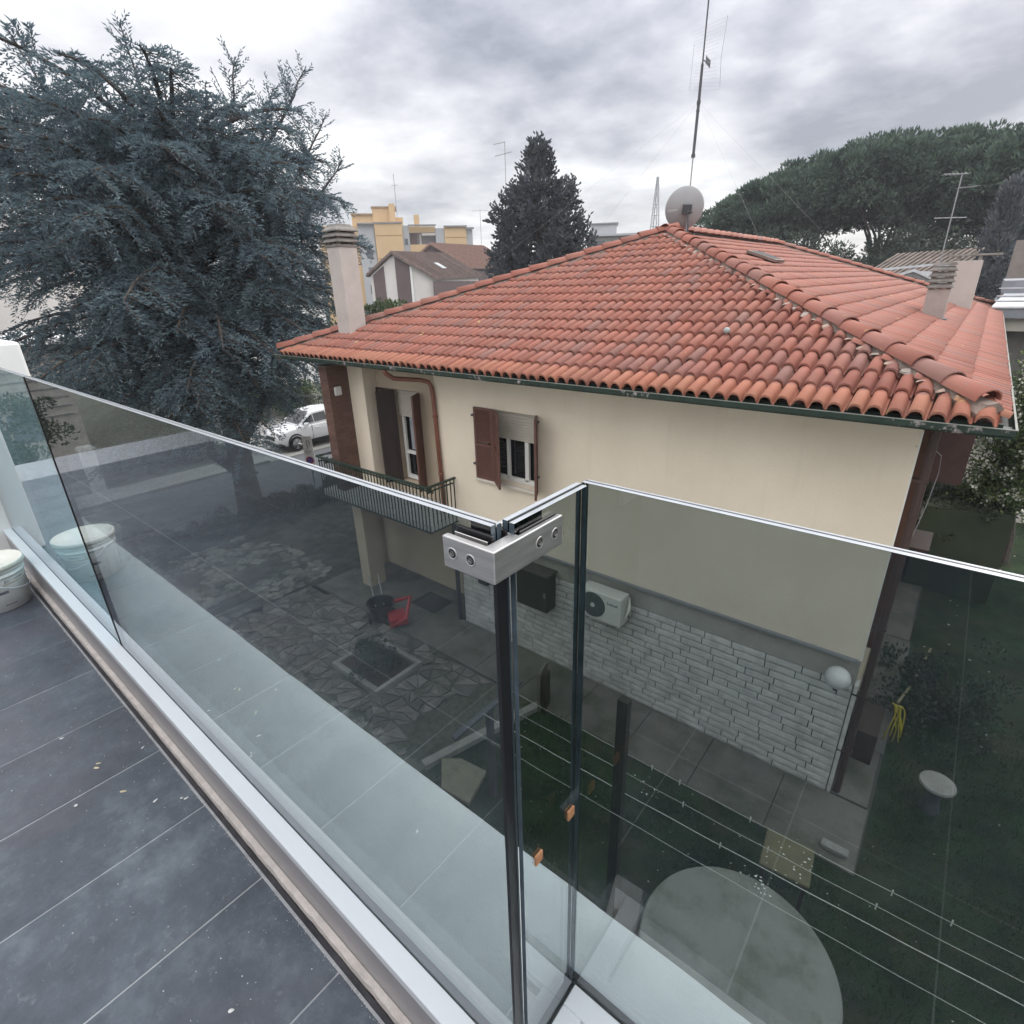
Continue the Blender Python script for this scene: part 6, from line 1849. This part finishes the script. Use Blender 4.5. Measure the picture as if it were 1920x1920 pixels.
# low white buildings seen through the cedar
for (nm, lab, a, bands) in (('white_low_house', 'long low white house with horizontal siding behind the cedar', (-42, -33, -6, 9, G, -1.9), 8), ('white_far_house', 'pale rendered house with a white cornice seen left through the cedar', (-60, -50, 2, 13.2, G, 4.9), 0), ('pale_villa', 'pale villa behind the cedar beside the forecourt', (-52, -42, 17, 27, G, -0.5), 4)):
    B = thing(nm, lab, 'house')
    mb = MB(); mb.box(*a); mb.build('wall', {'white_low_house': mat('dull_siding', (0.36, 0.34, 0.31), 0.9), 'pale_villa': WHITEW}.get(nm, WHHOUSE), B)
    mb = MB(); mb.box(a[0]-0.4, a[1]+0.5, a[2]-0.5, a[3]+0.5, a[5], a[5]+0.25); mb.build('roof_slab', WHITEW, B)
    for k in range(bands): mb = MB(); mb.box(a[1], a[1]+0.05, a[2]+0.2, a[3]-0.2, a[5]-0.25-0.42*k-0.03, a[5]-0.25-0.42*k); mb.build('siding_joint', GREYSLAB, B)
    for k in range(3): mb = MB(); y = a[2]+1.5+k*3.4; mb.box(a[1], a[1]+0.07, y, y+1.2, G+1.0, G+2.3); mb.build('window', MATS['far_window'], B)

# ------------------------------------------------------------------ television antennas and the mast tower
def yagi(name, x, y, z0, z1, lab, arms, r_=0.02):
    T = thing(name, lab, 'antenna', loc=(x, y, 0)); mb_ = MB(); mb_.tube([(0, 0, z0), (0.0, 0.0, z1)], r_, 6); mb_.build('mast', METAL, T)
    for (z, l0, l1, tilt, nel, el) in arms:
        mb_ = MB(); sx, sy = 0.77, 0.64
        mb_.tube([(sx*l0, sy*l0, z+tilt*l0), (sx*l1, sy*l1, z+tilt*l1)], r_*0.8, 5)
        for k in range(nel):
            q = l0+(l1-l0)*(k+0.5)/nel; c0_ = Vector((sx*q, sy*q, z+tilt*q)); mb_.tube([c0_-Vector((-sy, sx, 0))*el, c0_+Vector((-sy, sx, 0))*el], r_*0.45, 4)
        mb_.build('boom', METAL, T)


yagi('television_antenna', -35.8, 43.2, 3.0, 11.6, 'thin television antenna rising left of the conifer', [(11.55, -1.0, 0.0, 0.15, 7, 0.25), (10.7, -0.9, 0.6, 0.2, 8, 0.4)], 0.03)
yagi('television_antenna', -2.43, 37.9, -1.0, 4.5, 'tall television antenna in front of the pines on the right', [(4.45, -0.9, 0.3, 0.0, 6, 0.3), (3.85, 0.0, 0.9, 0.06, 8, 0.25), (2.55, -0.85, 0.75, 0.0, 2, 0.06)], 0.03)
yagi('television_antenna', -79.3, 67.2, 11, 17.2, 'hair thin antenna on the ochre apartment block', [(15.6, -0.5, 0.5, 0, 3, 0.3)], 0.05)
yagi('television_antenna', -70.5, 78, 6, 12.1, 'faint antenna right of the ochre apartment block', [(11.9, -1.4, 1.4, 0, 3, 0.3)], 0.04)
tw = thing('lattice_tower', 'pale lattice tower standing left of the satellite dish on the horizon', 'tower', loc=(-52.7, 107.8, G))
mb = MB(); Ht = 25.0
def tp(k, z): s_ = 1.35*(1-z/Ht)+0.12; return Vector(((-1, 1, 1, -1)[k]*s_, (-1, -1, 1, 1)[k]*s_, z))
for k in range(4): mb.tube([tp(k, 0), tp(k, Ht)], 0.09, 4)
zs = np.linspace(2, Ht-0.8, 13)
for a, b in zip(zs, zs[1:]):
    for k in range(4): mb.tube([tp(k, a), tp((k+1) % 4, a)], 0.055, 3); mb.tube([tp(k, a), tp((k+1) % 4, b)], 0.04, 3)
mb.build('lattice', mat('tower_steel', (0.36, 0.37, 0.39), 0.6), tw)

# ------------------------------------------------------------------ thin damp haze
hz = NT('damp_air'); hv = hz.N('ShaderNodeVolumePrincipled')
hv.inputs['Color'].default_value = (0.86, 0.90, 0.97, 1); hv.inputs['Density'].default_value = 0.0008; hv.inputs['Anisotropy'].default_value = 0.2
hz.L(hv.outputs[0], hz.out.inputs['Volume'])
mb = MB(); mb.box(-250, 250, -210, 270, G-1.0, 19.5)
hzo = stuff(mb.build('haze', hz.m))
scene.cycles.volume_bounces = 1

print('objects', len(bpy.data.objects), 'cedar quads', NF, 'bricks', nb, 'tris', sum(len(o.data.loops)-2*len(o.data.polygons) for o in bpy.data.objects if o.type == 'MESH'))
